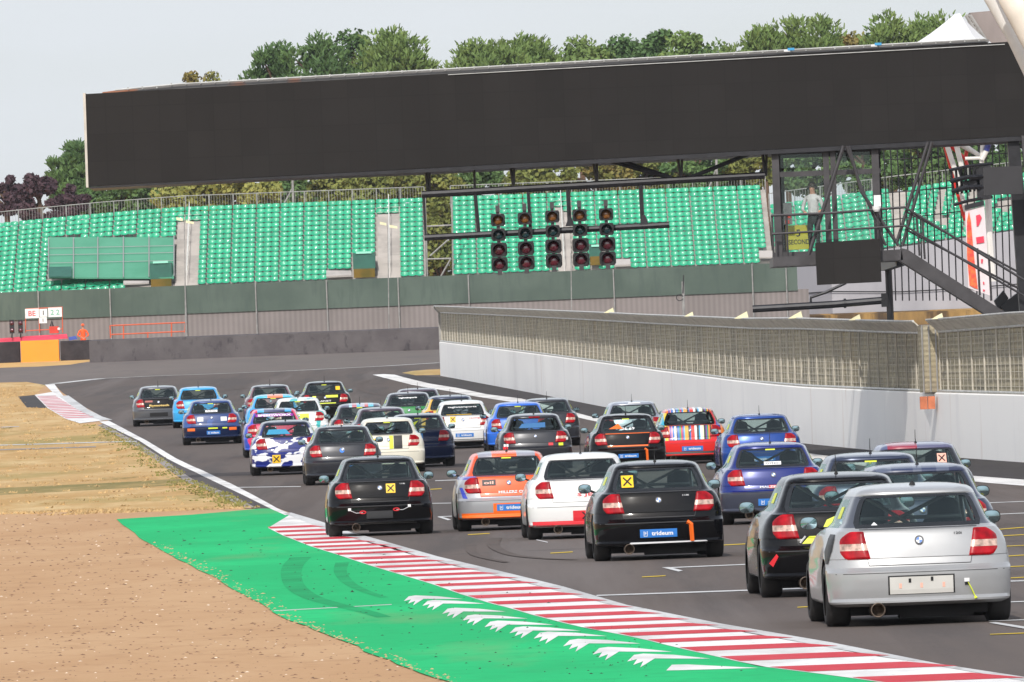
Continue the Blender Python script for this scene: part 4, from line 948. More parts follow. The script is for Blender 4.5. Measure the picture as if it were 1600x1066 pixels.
pv = wn.nodes['Principled BSDF'].inputs['Base Color'].links[0].from_socket; wn.links.new(tcw.outputs['Object'], wv.inputs[0]); wn.links.new(pv, mm.inputs[1]); wn.links.new(wv.outputs[0], mm.inputs[2]); wn.links.new(mm.outputs[0], wn.nodes['Principled BSDF'].inputs['Base Color'])
fx0, fx1 = P(-60, 480, 628).x, P(1246, 440, 628).x
m = MB(); m.box(((fx0 + fx1) / 2, 628, 7.96), (fx1 - fx0, .03, 1.56)); m.build('fabric', M_fab, df)
m = MB(); m.box(((fx0 + fx1) / 2 + .3, 628.1, 6.1), (fx1 - fx0 + .6, .05, 2.3)); m.build('slats', M_slat, df)
for px, hh in ((60, 1), (172, 0), (290, 0), (400, 0), (511, 0), (623, 0), (733, 0), (960, 0), (1177, 0), (1230, 0)):
    x = P(px, 470, 627.8).x; m = MB(); m.tube([(x, 627.8, 4.8), (x, 627.8, 8.75)], .04, 6); m.build('post', M_galv if px not in (1065,) else M_blk2, df)
for i, (px, pt, pb, lab) in enumerate([(289, 345, 505, 'white lamp pole in front of the left aisle of the grandstand'), (607, 352, 475, 'white lamp pole in front of the second grandstand aisle'), (893, 395, 465, 'white pole below the start lights in front of the fence')]):
    t = thing('lamp_pole', lab, 'pole', (P(px, 520, 601.5).x, 601.5, 4.5)); m = MB(); m.tube([(P(px, 520, 601.5).x, 601.5, 4.6), tuple(P(px - 1, pt, 601.5))], .03, 6); m.build('pole', M_galv, t)
    if i < 2:
        a = P(px - 1, pt, 601.4); m = MB(); m.prism([a + Vector((-.42, 0, .06)), a + Vector((-.08, 0, -.02)), a + Vector((-.08, 0, .12)), a + Vector((-.42, 0, .2))], (0, .2, 0)); m.build('lamp', M_cream, t)
        m = MB(); m.prism([a + Vector((.08, 0, -.12)), a + Vector((.5, 0, -.2)), a + Vector((.5, 0, -.08)), a + Vector((.08, 0, .02))], (0, .2, 0)); m.build('lamp', M_cream, t)
t = thing('camera_mast', 'thin mast with a looped cable above the pit wall fence', 'mast', (P(1067, 500, 560).x, 560, 4))
m = MB(); m.tube([(P(1068, 500, 560).x, 560, 3.9), tuple(P(1067, 440, 560))], .07, 8); m.build('pole', M_galv, t)
m = MB(); c0 = P(1062, 465, 559.9); m.tube([c0 + Vector((math.cos(R(a)) * .16, 0, math.sin(R(a)) * .16)) for a in range(20, 341, 20)], .02, 5); m.tube([P(1068, 430, 559.9), P(1067, 458, 559.9)], .03, 5); m.build('cable', M_ink, t)
orr_ = thing('guard_rail', 'low orange tubular railing in front of the green fabric fence', 'railing', (P(230, 525, 602.5).x, 602.5, 5.2))
M_or = pbr('orange_paint_steel', lin((206, 92, 56)), .5, var=.1)
for a in ([(172, 509), (290, 504)], [(173, 523), (289, 518)], [(172, 509), (173, 528)], [(193, 508), (193, 530)], [(268, 505), (268, 526)], [(290, 504), (289, 520)], [(231, 519), (231, 530)]):
    m = MB(); m.tube([P(x, y, 602.5) for x, y in a], .04, 6); m.build('bar', M_or, orr_)
# concrete wall under the curving stand, with the brown bank below it
cw = MB(); pth = [(P(1241, 400, 636).x, 636)] + [(x - .1, y - .6) for x, y in third[1:]]
tp_ = lambda x: 8.74 + .105 * max(0, x - third[0][0])
cw.grid([[(x, y, 5.7), (x, y, tp_(x)), (x, y + .5, tp_(x) + .02)] for x, y in pth]); cw.add([(pth[0][0], pth[0][1], 5.5), (pth[0][0], pth[0][1], 8.72), (pth[0][0] + .3, pth[0][1] + 8, 8.72), (pth[0][0] + .3, pth[0][1] + 8, 5.5)], [(0, 1, 2, 3)])
M_cpan = layered('pale_grey_panel', lin((172, 170, 174)), [(.18, (1, 1, .5), .42, .6, lin((150, 148, 152)), .8)]); o = cw.build('retaining_wall', M_cpan); tag(o, 'pale grey curved wall under the right hand grandstand block', 'wall')
cw = MB(); cw.grid([[(x - .1, y - .9, 3.6), (x - .1, y - .9, 5.8), (x - .1, y - .1, 5.9)] for x, y in pth]); o = cw.build('tyre_bank', layered('brown_tyre_stack', lin((96, 78, 58)), [(.35, (1, 1, .2), .50, .56, lin((170, 136, 84)), .9), (.2, (1, 1, .2), .5, .6, lin((60, 54, 52)), .8)])); tag(o, 'brown tyre stack along the foot of the pale curved wall', 'barrier')
cw = MB(); cw.tube([(x - .05, y - .15, 7.05 + .1 * math.sin(i * 2)) for i, (x, y) in enumerate(pth)], .03, 4)
o = cw.build('wall_cable', M_ink); tag(o, 'black cable running along the pale curved wall', 'cable')
# marshal post
MD = 622.0
mp_ = thing('marshal_post', 'marshal post frame of thin orange tubes holding white boards, far left', 'marshal post', tuple(P(70, 525, MD)))
for a in ([(40, 483), (40, 520)], [(61, 497), (62, 520)], [(97, 481), (98, 520)], [(40, 483), (98, 480)], [(40, 517), (98, 514)]):
    m = MB(); m.tube([P(x, y, MD) for x, y in a], .03, 6); m.build('tube', M_or, mp_)
M_bd = pbr('white_board', lin((226, 228, 226)), .6, var=.04); M_rt = pbr('red_lettering', lin((214, 90, 90)), .6); M_gt = pbr('green_lettering', lin((110, 180, 150)), .6)
for a, b_, s, mt, lab in (((39, 483), (61, 497), 'BE', M_rt, 'leftmost white board with red letters on the marshal post'), ((61.5, 483), (74, 495), '1', M_ink, 'narrow upper white board in the middle of the marshal post'), ((75, 481), (97, 495), '2 2', M_gt, 'rightmost white board with pale green figures'), ((61, 496), (73.5, 505), '1', M_ink, 'small white board hung below the others')):
    p, q = P(a[0], a[1], MD - .1), P(b_[0], b_[1], MD - .1); o = thing('number_board', lab, 'sign', ((p.x + q.x) / 2, MD - .1, q.z), 'white boards on the marshal post')
    m = MB(); m.box(((p.x + q.x) / 2, MD - .1, (p.z + q.z) / 2), (q.x - p.x, .03, p.z - q.z)); m.build('panel', M_bd, o); flat_text(s, ((p.x + q.x) / 2, MD - .12, (p.z + q.z) / 2), (p.z - q.z) * .55, mt, o)
m = MB(); m.prism([P(x, y, MD - .5) for x, y in [(-60, 534), (40, 525.5), (104, 522), (106, 529), (-60, 540)]], (0, .5, 0)); o = m.build('pink_cover', pbr('pink_red_sheet', lin((216, 62, 92)), .6, var=.25, scale=3, stretch=(.4, 1, 3))); tag(o, 'pink red sheet draped along the top of the tyre barrier', 'cover')
m = MB(); m.prism([P(x, y, MD - .4) for x, y in [(107, 527), (118, 525), (121, 530), (108, 532)]], (0, .4, 0)); o = m.build('blue_cover', pbr('blue_sheet', lin((60, 84, 170)), .6, var=.1)); tag(o, 'small blue sheet lying on the barrier beside the orange marshal', 'cover')
for i, px in enumerate((18.5, 32)):
    t = thing('signal_light', ['left', 'right'][i] + ' one of two twin dark red signal lamps on the tyre barrier', 'traffic light', tuple(P(px, 527, MD - .7)), 'signal lamps by the marshal post')
    c = P(px, 507, MD - .7); m = MB(); m.box((c.x, c.y, c.z - .12), (.26, .14, .75)); m.tube([(c.x, c.y, c.z - .5), tuple(P(px, 528, MD - .7))], .04, 6); h_ = m.build('case', M_lh, t)
    for dz in (.06, -.32): q = MB(); q.lathe([(-.05, 0), (-.04, .08), (0, .12), (.01, .12)], (c.x, c.y - .08, c.z + dz), 'y', 14); q.build('lens', M_rd, h_, smooth=True)
t = thing('fire_cart', 'small red equipment box with a black handle behind the barrier', 'equipment box', tuple(P(86, 521, MD)))
a, b_ = P(77, 510, MD), P(92, 521, MD); m = MB(); m.box(((a.x + b_.x) / 2, MD, (a.z + b_.z) / 2), (.5, .4, .38)); m.build('box', pbr('red_box', lin((200, 60, 40)), .5, var=.1), t)
m = MB(); m.tube([P(79, 510, MD), P(81, 501, MD), P(83, 510, MD)], .05, 6); m.build('handle', M_lh, t); m = MB(); m.lathe([(-.08, .0), (-.06, .07), (.05, .08), (.08, 0)], tuple(P(92, 514, MD - .25)), 'z', 12); m.build('cap', M_bd, t)
M_hv = pbr('orange_overalls', lin((250, 96, 40)), .7, var=.08, scale=8)
mpx = P(130, 530, 620.5)
pe = build_person((mpx.x, 620.5, mpx.z - .95), R(10), [((-.30, -.06, 1.16), (-.12, -.28, 1.05)), ((.30, -.06, 1.16), (.10, -.28, 1.05))], [M_skin, M_hv, M_hv], lambda c: 0 if (c.z > 1.5 or c.y < -.27) else 1)
tag(pe, 'person in bright orange overalls and cap leaning on the far barrier', 'person')
m = MB(); hr = []
for i in range(7):
    th = math.pi * .5 * i / 6; hr.append([(.1 * math.sin(th + .01) * math.cos(a * math.pi / 6), -.015 + .115 * math.sin(th + .01) * math.sin(a * math.pi / 6), 1.69 + .11 * math.cos(th)) for a in range(12)])
m.grid(hr, close=True); m.box((0, -.14, 1.70), (.13, .1, .015)); h = m.build('cap', M_hv, None, smooth=False); h.parent = pe

# ================================================================ TREES
def leafmat(name, a, b, c):
    m = layered(name, lin(a), [(.5, (1, 1, 1), .40, .60, lin(b), .9), (.12, (1, 1, 1), .50, .62, lin(c), .7), (2.5, (1, 1, 1), .5, .66, tuple(v * .6 for v in lin(a)[:3]), .6)], rough=.7, spec=.2)
    return m
LM = {'dark': leafmat('dark_green_leaves', (78, 106, 62), (98, 124, 72), (64, 90, 56)), 'mid': leafmat('mid_green_leaves', (104, 128, 70), (124, 142, 80), (86, 110, 64)),
      'olive': leafmat('olive_leaves', (110, 120, 62), (128, 132, 70), (88, 100, 54)), 'yellow': leafmat('yellow_green_leaves', (134, 138, 72), (150, 148, 80), (112, 122, 66)),
      'purple': leafmat('purple_leaves', (66, 50, 58), (84, 64, 70), (50, 40, 48)), 'brown': leafmat('turning_leaves', (136, 116, 64), (112, 120, 62), (120, 98, 58))}
M_bark = layered('bark', lin((110, 90, 76)), [(2, (1, 1, .3), .42, .6, lin((80, 66, 56)), .8)])
def tree(px, top, bottom, halfw, depth, kind, label, seed, pine=False, dens=1.0, cat='tree'):
    rnd = random.Random(seed); s = F / depth; c = P(px, (top + bottom) / 2, depth); zt_ = P(px, top, depth).z; zb_ = P(px, bottom, depth).z; gz = tz(depth)
    w = halfw * 1.25 / s; H = zt_ - zb_
    t = thing('pine_tree' if pine else ('shrub' if cat == 'shrub' else 'tree'), label, cat, (c.x, depth, gz), 'trees behind the grandstands')
    tr = MB(); tr.tube([(c.x + .2, depth, gz - .3), (c.x, depth, zb_ + H * .3), (c.x - .15, depth, zt_ - H * .2)], [.24, .16, .04], 8)
    clumps = []; n = int(64 * dens * (w * H / 17) ** .75)
    for i in range(n):
        for _ in range(50):
            u, v, q = rnd.uniform(-1, 1), rnd.uniform(0, 1), rnd.uniform(-1, 1)
            prof_ = (math.sin(math.pi * min(1, .22 + v * .70)) ** .6)
            if u * u + q * q < prof_ * prof_ * 1.0: break
        x = c.x + u * w * .88; y = depth + q * w * .75; z = zb_ + H * (.04 + .9 * v)
        r = rnd.uniform(.6, 1.25) * (w * H) ** .5 * .19
        clumps.append((x, y, z, r)); 
        if rnd.random() < .4:
            b0 = Vector((c.x, depth, max(zb_ + H * .1, z - H * .25))); tr.tube([b0, (b0 + Vector((x, y, z))) / 2 + Vector((0, 0, .2)), (x, y, z)], [.13, .08, .03], 5)
    tr.build('trunk', M_bark, t)
    vs = []; fs = []
    for (x, y, z, r) in clumps:
        m_ = int((100 if pine else 150) * dens)
        for k in range(m_):
            d = Vector((rnd.gauss(0, 1), rnd.gauss(0, 1), rnd.gauss(0, 1))).normalized(); rr = r * rnd.uniform(.45, 1.08)
            p = Vector((x, y, z)) + Vector((d.x * rr, d.y * rr, d.z * rr * .8)); 
            if pine:   # upward tufts of needles
                for _ in range(2):
                    sp_ = Vector((rnd.uniform(-.5, .5) + d.x * .6, rnd.uniform(-.5, .5) + d.y * .3, rnd.uniform(.3, 1.1))).normalized() * rnd.uniform(.22, .46); sd2 = sp_.cross(Vector((rnd.uniform(-1, 1), rnd.uniform(-1, 1), rnd.uniform(-1, 1)))).normalized() * rnd.uniform(.05, .10)
                    o = len(vs); vs += [tuple(p - sd2), tuple(p + sd2), tuple(p + sp_ + sd2 * .4), tuple(p + sp_ - sd2 * .4)]; fs.append((o, o + 1, o + 2, o + 3))
            else:
                a_ = Vector((rnd.uniform(-1, 1), rnd.uniform(-1, 1), rnd.uniform(-1, 1))).normalized() * rnd.uniform(.11, .21); b2 = a_.cross(Vector((rnd.uniform(-1, 1), rnd.uniform(-1, 1), rnd.uniform(-1, 1)))).normalized() * rnd.uniform(.08, .16)
                o = len(vs); vs += [tuple(p - a_), tuple(p + b2), tuple(p + a_), tuple(p - b2)]; fs.append((o, o + 1, o + 2, o + 3))
    m = MB(); m.v = vs; m.f = fs; m.m = [0] * len(fs); m.build('crown', LM[kind], t)
TR = [ # px, top, bottom, halfwidth, depth, kind, label, pine
    (10, 276, 345, 34, 720, 'purple', 'dark purple leaved tree at the far left edge', 0), (62, 272, 345, 36, 712, 'purple', 'dark purple leaved tree, second from the left edge', 0), (112, 290, 345, 32, 705, 'purple', 'low dark purple tree just left of the screen edge', 0),
    (112, 214, 330, 30, 730, 'dark', 'dark green pine rising at the left end of the screen', 1), (185, 268, 345, 46, 726, 'dark', 'dark green tree under the left end of the screen', 0), (250, 270, 345, 34, 735, 'mid', 'mid green tree under the screen, left of the yellow green one', 0),
    (318, 110, 240, 52, 742, 'brown', 'yellowing tree top above the screen on the left', 0), (345, 275, 345, 84, 700, 'yellow', 'wide yellow green tree below the screen behind the left stand', 0), (455, 262, 340, 40, 722, 'dark', 'dark tree behind the pole with a stay', 0),
    (432, 72, 250, 50, 745, 'dark', 'leftmost dark pine crown above the screen', 1), (500, 60, 250, 55, 740, 'dark', 'dark pine crown above the screen, second of the left clump', 1), (555, 50, 250, 50, 752, 'dark', 'round dark tree crown in the middle of the left clump', 0),
    (618, 40, 250, 56, 742, 'mid', 'tallest pine of the left clump above the screen', 1), (665, 92, 250, 26, 746, 'mid', 'small pine crown at the right end of the left clump', 1),
    (520, 268, 345, 44, 700, 'olive', 'olive tree below the screen behind the stand, left of the second aisle', 0), (600, 262, 345, 50, 705, 'olive', 'olive tree above the second aisle of the left stand', 0), (688, 262, 470, 36, 690, 'olive', 'olive tree filling the gap between the grandstand blocks', 0),
    (745, 262, 330, 34, 712, 'dark', 'dark tree behind the left end of the hanging light rail', 0), (770, 55, 250, 52, 742, 'mid', 'pine crown at the left end of the long row above the screen', 1), (838, 60, 250, 48, 748, 'mid', 'pine crown second in the long row above the screen', 1),
    (905, 62, 250, 56, 744, 'mid', 'broad pine crown third in the long row above the screen', 0), (975, 52, 250, 44, 758, 'dark', 'dark round crown fourth in the long row above the screen', 0), (1030, 46, 250, 40, 750, 'dark', 'darkest round crown in the middle of the long row', 0), (1072, 50, 250, 42, 745, 'mid', 'bright green crown right of the darkest one', 0),
    (1130, 62, 250, 38, 752, 'mid', 'low crown with a brown tip in the long row', 0), (1190, 40, 250, 42, 742, 'mid', 'pine crown rising left of the tallest right hand pine', 1), (1262, 20, 250, 52, 742, 'mid', 'tallest right hand pine above the screen', 1), (1330, 42, 250, 38, 752, 'brown', 'yellow brown tree between the right hand pines', 0),
    (1390, 18, 250, 54, 742, 'mid', 'pine crown left of the white marquee', 1), (1462, 20, 250, 44, 752, 'mid', 'pine crown directly behind the white marquee', 1),
    (800, 72, 250, 44, 760, 'dark', 'lower dark crown between the first two pines of the long row', 0), (942, 66, 250, 44, 762, 'mid', 'lower green crown just left of the dark round crown in the long row', 0), (1100, 66, 250, 44, 764, 'dark', 'lower dark crown right of the bright green one', 0), (1138, 58, 250, 56, 766, 'mid', 'broad green crown filling the row right of the brown tipped one', 0), (1160, 60, 250, 40, 764, 'mid', 'lower green crown left of the rising right hand pine', 0), (1225, 44, 250, 44, 764, 'dark', 'dark crown filling behind the tallest right hand pine', 0), (1362, 46, 250, 40, 764, 'dark', 'dark crown left of the pine beside the marquee', 0), (1425, 36, 250, 40, 764, 'dark', 'dark crown just behind the marquee left slope', 0),
    (840, 258, 330, 50, 706, 'olive', 'olive tree below the screen above the first start light', 0), (930, 252, 320, 44, 708, 'brown', 'brownish tree below the screen above the third start light', 0), (1010, 250, 320, 46, 712, 'olive', 'olive tree below the screen above the right end of the lights', 0),
    (1090, 245, 320, 46, 706, 'dark', 'dark olive tree beside the right hand floodlight pole', 0), (1170, 240, 310, 46, 708, 'olive', 'olive tree behind the cabin left post', 0), (1260, 235, 310, 50, 700, 'dark', 'dark tree seen through the upper cabin glass', 0),
    (1350, 232, 300, 50, 690, 'dark', 'dark tree behind the right half of the cabin', 0), (1440, 225, 300, 52, 680, 'dark', 'dark tree behind the cabin diagonal braces', 0), (1530, 215, 300, 52, 670, 'dark', 'dark tree behind the red and white mast', 0), (1610, 205, 310, 50, 660, 'dark', 'dark tree at the right edge under the screen', 0)]
for i, (px, tp, bt, hw, dp, kd, lab, pn) in enumerate(TR):
    if tp < 100 and px > 700: hw *= 1.18
    if tp > 200 and bt >= 300 and i > 3: tp -= 26; hw *= 1.12
    tree(px, tp, bt, hw, dp, kd, lab, 100 + i, bool(pn), dens=1.0)
# ================================================================ CARS
# plan slices: z: (rear y, bow, half width, corner depth, nose y, roof inset)
TB = [(.190, .12, .05, .790, .46, 4.02), (.205, .05, .06, .825, .46, 4.12), (.222, .002, .06, .852, .46, 4.15), (.240, .002, .06, .862, .46, 4.19), (.270, .032, .06, .866, .45, 4.19), (.33, .018, .06, .872, .45, 4.22), (.46, .006, .06, .876, .44, 4.22), (.515, .008, .06, .876, .44, 4.21), (.538, .048, .06, .875, .43, 4.20),
      (.56, .078, .06, .872, .42, 4.18), (.62, .092, .06, .866, .42, 4.15), (.64, .100, .06, .865, .42, 4.12), (.645, .090, .06, .864, .42, 4.12), (.70, .100, .06, .856, .41, 4.06), (.78, .118, .06, .838, .40, 3.90), (.85, .140, .06, .808, .40, 3.70), (.89, .150, .06, .775, .39, 3.45), (.905, .150, .055, .758, .38, 3.25), (.915, .190, .055, .745, .37, 3.18),
      (.935, .222, .05, .712, .35, 3.06), (.98, .262, .05, .672, .32, 2.98), (1.06, .335, .045, .640, .30, 2.84), (1.14, .41, .04, .606, .29, 2.68), (1.20, .465, .035, .580, .28, 2.54), (1.228, .49, .035, .568, .28, 2.46),
      (1.240, .480, .035, .562, .30, 2.42), (1.257, .484, .035, .552, .32, 2.34), (1.276, .505, .03, .535, .36, 2.24), (1.296, .57, .03, .505, .42, 2.12), (1.313, .72, .03, .45, .48, 1.98), (1.326, .92, .02, .36, .40, 1.80), (1.334, 1.12, .01, .24, .26, 1.62)]
def par(z):
    if z <= TB[0][0]: return TB[0][1:]
    for i in range(len(TB) - 1):
        if z <= TB[i + 1][0]:
            a, b = TB[i], TB[i + 1]; q = (z - a[0]) / (b[0] - a[0]); return tuple(a[k] + (b[k] - a[k]) * q for k in range(1, 6))
    return TB[-1][1:]
def yrear(x, z):
    yr, bow, w, cy, yf = par(z); t = min(.999, abs(x) / w); return yr + bow * t * t + cy * (1 - (1 - t ** 4) ** .25)
EDG = [(.56, .462), (.575, .480), (.70, .505), (.90, .530), (.915, .555), (.935, .585), (.98, .596), (1.06, .574), (1.14, .545), (1.20, .514), (1.215, .495), (1.228, .44), (1.4, .40)]
def edge(z):
    if z <= EDG[0][0]: return EDG[0][1]
    for a, b in zip(EDG[:-1], EDG[1:]):
        if z <= b[0]: return a[1] + (b[1] - a[1]) * (z - a[0]) / (b[0] - a[0])
    return EDG[-1][1]
NR1, NR2, NS, NF = 6, 9, 24, 6
def slice_pts(z):
    yr, bow, w, cy, yf = par(z); e = min(edge(z), w * .93); pts = []
    for i in range(NR1 + 1): pts.append(e * i / NR1)
    te = e / w
    for i in range(1, NR2 + 1): pts.append(w * (1 - (1 - te) * (1 - i / NR2) ** 1.8))
    half = [(x, yrear(x, z)) for x in pts]; half[-1] = (w, yr + bow + cy)
    y0 = yr + bow + cy; cyf = min(.55, (yf - y0) * .4); y1 = yf - cyf
    for i in range(1, NS + 1):
        y = y0 + (y1 - y0) * i / NS; s = (y - y0) / max(.01, (y1 - y0)); tap = .05 * max(0, s - .55) ** 2 / .2 if z > .9 else .03 * max(0, s - .8) / .2
        fl = .012 * (math.exp(-((y - .76) / .4) ** 2) + math.exp(-((y - 3.38) / .4) ** 2)) if .2 < z < .75 else 0
        cr_ = -.012 * math.sin(math.pi * min(1, max(0, (z - .25) / .55))) * math.exp(-((y - 2.05) / .8) ** 2) if z < .8 else 0
        gh = .085 * math.sin(math.pi * min(1, s * 1.15)) ** .8 * min(1, max(0, (z - .80) / .12)) * (1 if z < 1.3 else .6)
        half.append((w * (1 - tap + gh) + fl + cr_, y))
    wl_ = half[-1][0]
    for i in range(1, NF + 1):
        t = 1 - i / NF; x = wl_ * t; half.append((x, y1 + cyf * (1 - t ** 3) ** (1 / 3.)))
    return half
def dense(zs):
    o = []
    for a, b in zip(zs[:-1], zs[1:]):
        n = max(1, int((b - a) / .035)); o += [a + (b - a) * i / n for i in range(n)]
    return o + [zs[-1]]
ZS = dense([t[0] for t in TB]); ZS = sorted(set([round(z, 4) for z in ZS] + [.575, .90]))
def make_body():
    rows = []
    for z in ZS:
        h = slice_pts(z); rows.append([(x, y, z) for x, y in h] + [(-x, y, z) for x, y in h[-2:0:-1]])
    n = len(rows[0]); hn = len(slice_pts(.5)); me = MB(); mi = []
    fs = []
    for i in range(len(rows) - 1):
        zc = (ZS[i] + ZS[i + 1]) / 2
        for j in range(n):
            j2 = (j + 1) % n; jj = j if j < hn - 1 else n - 1 - j     # mirrored column index
            fs.append((i * n + j, i * n + j2, (i + 1) * n + j2, (i + 1) * n + j)); k = 0
            if jj < NR1:
                if .575 <= zc < .915: k = 1
                elif .935 < zc < 1.228: k = 4
            if zc < .53 and (jj < NR1 + NR2 + 1): k = 2
            if zc > 1.228 : k = 3
            s0 = NR1 + NR2
            if .95 < zc < 1.20 and s0 + 1 <= jj < s0 + 8: k = 5
            if .95 < zc < 1.20 and s0 + 9 <= jj < s0 + 20: k = 5
            if .93 < zc < 1.225 and jj >= s0 + NS: k = 6
            mi.append(k)
    vs = [v for r in rows for v in r]; top = len(vs); vs.append((0, 1.37, 1.338)); m_ = (len(rows) - 1) * n
    for j in range(n): fs.append((m_ + j, m_ + (j + 1) % n, top)); mi.append(3)
    fs.append(tuple(range(n - 1, -1, -1))); mi.append(7)
    me.v = vs; me.f = fs; me.m = mi; mesh = me.mesh('shell'); 
    for k in range(8): mesh.materials.append(M_dark)
    o = bpy.data.objects.new('shell', mesh); COL.objects.link(o); cuts = []
    for y in (.76, 3.38):
        cm = MB(); cm.lathe([(-1.2, 0), (-1.2, .345), (1.2, .345), (1.2, 0)], (0, y, .31), 'x', 32); cme = cm.mesh('cutter')
        bm_ = bmesh.new(); bm_.from_mesh(cme); bmesh.ops.remove_doubles(bm_, verts=bm_.verts, dist=1e-4); bmesh.ops.recalc_face_normals(bm_, faces=bm_.faces); bm_.to_mesh(cme); bm_.free()
        for k in range(8): cme.materials.append(M_dark)
        for p in cme.polygons: p.material_index = 7
        c = bpy.data.objects.new('cutter', cme); COL.objects.link(c); md = o.modifiers.new('b', 'BOOLEAN'); md.object = c; md.operation = 'DIFFERENCE'; md.solver = 'EXACT'; cuts.append(c)
    bpy.context.view_layer.update(); dg = bpy.context.evaluated_depsgraph_get(); nm = bpy.data.meshes.new_from_object(o.evaluated_get(dg))
    for c in cuts + [o]: bpy.data.objects.remove(c)
    out_ = {}
    for k in range(8):
        bm_ = bmesh.new(); bm_.from_mesh(nm); bmesh.ops.delete(bm_, geom=[f for f in bm_.faces if f.material_index != k], context='FACES')
        if k == 7:  # keep arch liners and floor, not the full width tunnel
            bmesh.ops.delete(bm_, geom=[f for f in bm_.faces if abs(f.calc_center_median().x) < .5 and f.calc_center_median().z > .2 and len(f.verts) < 4 and False], context='FACES')
        for f in bm_.faces: f.smooth = True; f.material_index = 0
        bmesh.ops.recalc_face_normals(bm_, faces=bm_.faces) if k not in (7,) else None
        # recalc may flip open shells inward: orient them away from the car's core
        if k != 7 and bm_.faces:
            s_ = sum((f.normal.dot((f.calc_center_median() - Vector((0, 1.9, .7))).normalized()) * f.calc_area()) for f in bm_.faces)
            if s_ < 0: bmesh.ops.reverse_faces(bm_, faces=bm_.faces)
        m2 = bpy.data.meshes.new(['body', 'tailgate', 'rear_bumper', 'roof', 'rear_window', 'side_windows', 'windscreen', 'underbody'][k]); bm_.to_mesh(m2); bm_.free(); m2.set_sharp_from_angle(angle=R(22)); m2.materials.append(M_dark); out_[m2.name.split('.')[0]] = m2
    return out_
SH = make_body()
def split_mesh(me, key):
    out_ = {}
    for k in sorted(set(key(p.center) for p in me.polygons)):
        b = bmesh.new(); b.from_mesh(me); bmesh.ops.delete(b, geom=[f for f in b.faces if key(f.calc_center_median()) != k], context='FACES'); m2 = bpy.data.meshes.new('side_window'); b.to_mesh(m2); b.free(); m2.materials.append(M_dark); out_[k] = m2
    return list(out_.values())
SIDEW = split_mesh(SH['side_windows'], lambda c: (c.x > 0, c.y > 1.42 + (1.2 - c.z) * .0 + 0.05))
def patch(corners, nx, nz, off, mb, mi=0, rim=0, yf=yrear):
    """curved patch over the tail: corners (x, z) bottom left, bottom right, top right, top left"""
    rows = []
    for i in range(nz + 1):
        row = []
        for j in range(nx + 1):
            u, v = j / nx, i / nz; x = (corners[0][0] * (1 - u) + corners[1][0] * u) * (1 - v) + (corners[3][0] * (1 - u) + corners[2][0] * u) * v
            z = (corners[0][1] * (1 - u) + corners[1][1] * u) * (1 - v) + (corners[3][1] * (1 - u) + corners[2][1] * u) * v
            o_ = off
            if rim and (i in (0, nz) or j in (0, nx)): o_ = -rim
            row.append((x, yf(x, z) - o_, z))
        rows.append(row)
    return mb.grid(rows, mi)
def pquad(x0, x1, z0, z1, off=.006, n=8, mz=4): m = MB(); return patch([(x0, z0), (x1, z0), (x1, z1), (x0, z1)], n, mz, off, m)
def ppoly(pts, off=.007):
    c = (sum(p[0] for p in pts) / len(pts), sum(p[1] for p in pts) / len(pts)); m = MB(); vs = [(c[0], yrear(*c) - off, c[1])]; n = len(pts); sub = []
    for i in range(n):
        a, b = pts[i], pts[(i + 1) % n]
        for q in (0, .25, .5, .75): sub.append((a[0] + (b[0] - a[0]) * q, a[1] + (b[1] - a[1]) * q))
    rings = [[(c[0] + (p[0] - c[0]) * s, c[1] + (p[1] - c[1]) * s) for p in sub] for s in (.33, .66, 1)]
    N = len(sub); vs += [(p[0], yrear(*p) - off, p[1]) for rg in rings for p in rg]
    fs = [(0, 1 + i, 1 + (i + 1) % N) for i in range(N)]
    for r in range(2): fs += [(1 + r * N + i, 1 + (r + 1) * N + i, 1 + (r + 1) * N + (i + 1) % N, 1 + r * N + (i + 1) % N) for i in range(N)]
    m.add(vs, fs); return m
def ptext(s, cx, cz, h, w=None, off=.009, bold=.02, rot=0):
    vs, fs, tw_ = text_mesh(s, h, bold); k = (w / tw_) if w else 1; m = MB(); co, si = math.cos(rot), math.sin(rot); vv = []
    for a, b in vs:
        a *= k; x, z = cx + a * co - b * si, cz + a * si + b * co; vv.append((x, yrear(x, z) - off, z))
    m.add(vv, fs); return m
TX = {}
def valance(t, z0, z1, mat, name='valance', x=.86, off=.007):
    m = MB(); patch([(-x, z0), (x, z0), (x, z1), (-x, z1)], 30, max(3, int((z1 - z0) / .01)), off, m); return vinyl(m, name, mat, t)
def ptextm(*a, **k):
    key = (a, tuple(sorted(k.items())))
    if key not in TX: TX[key] = ptext(*a, **k).mesh('lettering')
    return TX[key]
# shared part meshes
def lamp_mesh(sg, k):
    m = MB(); f = lambda t: (lambda P0, P1, P2: None)
    xi = lambda z: sg * (.520 - (.915 - z) * .22)                           # inner edge, slants in downward
    xo = lambda z: sg * (.60 + .150 * (math.sin(min(1, (.925 - z) / .12) * math.pi / 2)) - max(0, (.70 - z)) * .8)
    z0, z1 = [(.635, .722), (.722, .786), (.786, .918)][k]
    rows = []; nz = 6; nx = 9
    for i in range(nz + 1):
        z = z0 + (z1 - z0) * i / nz; row = []
        for j in range(nx + 1):
            x = xi(z) + (xo(z) - xi(z)) * j / nx; tilt = -.012 * (1 - j / nx) * 0; o_ = .016
            if j in (0, nx) or (k == 0 and i == 0) or (k == 2 and i == nz): o_ = -.004
            row.append((x, yrear(x, z) - o_, z))
        rows.append(row)
    m.grid(rows); return m.mesh('lamp_segment', smooth=True)
M_lr = pbr('red_lamp_plastic', lin((158, 4, 20)), .3, coat=.25, var=.4, scale=9, spec=.2); M_lc = pbr('clear_lamp_plastic', lin((186, 156, 142)), .3, .1, coat=.3, var=.5, scale=16)
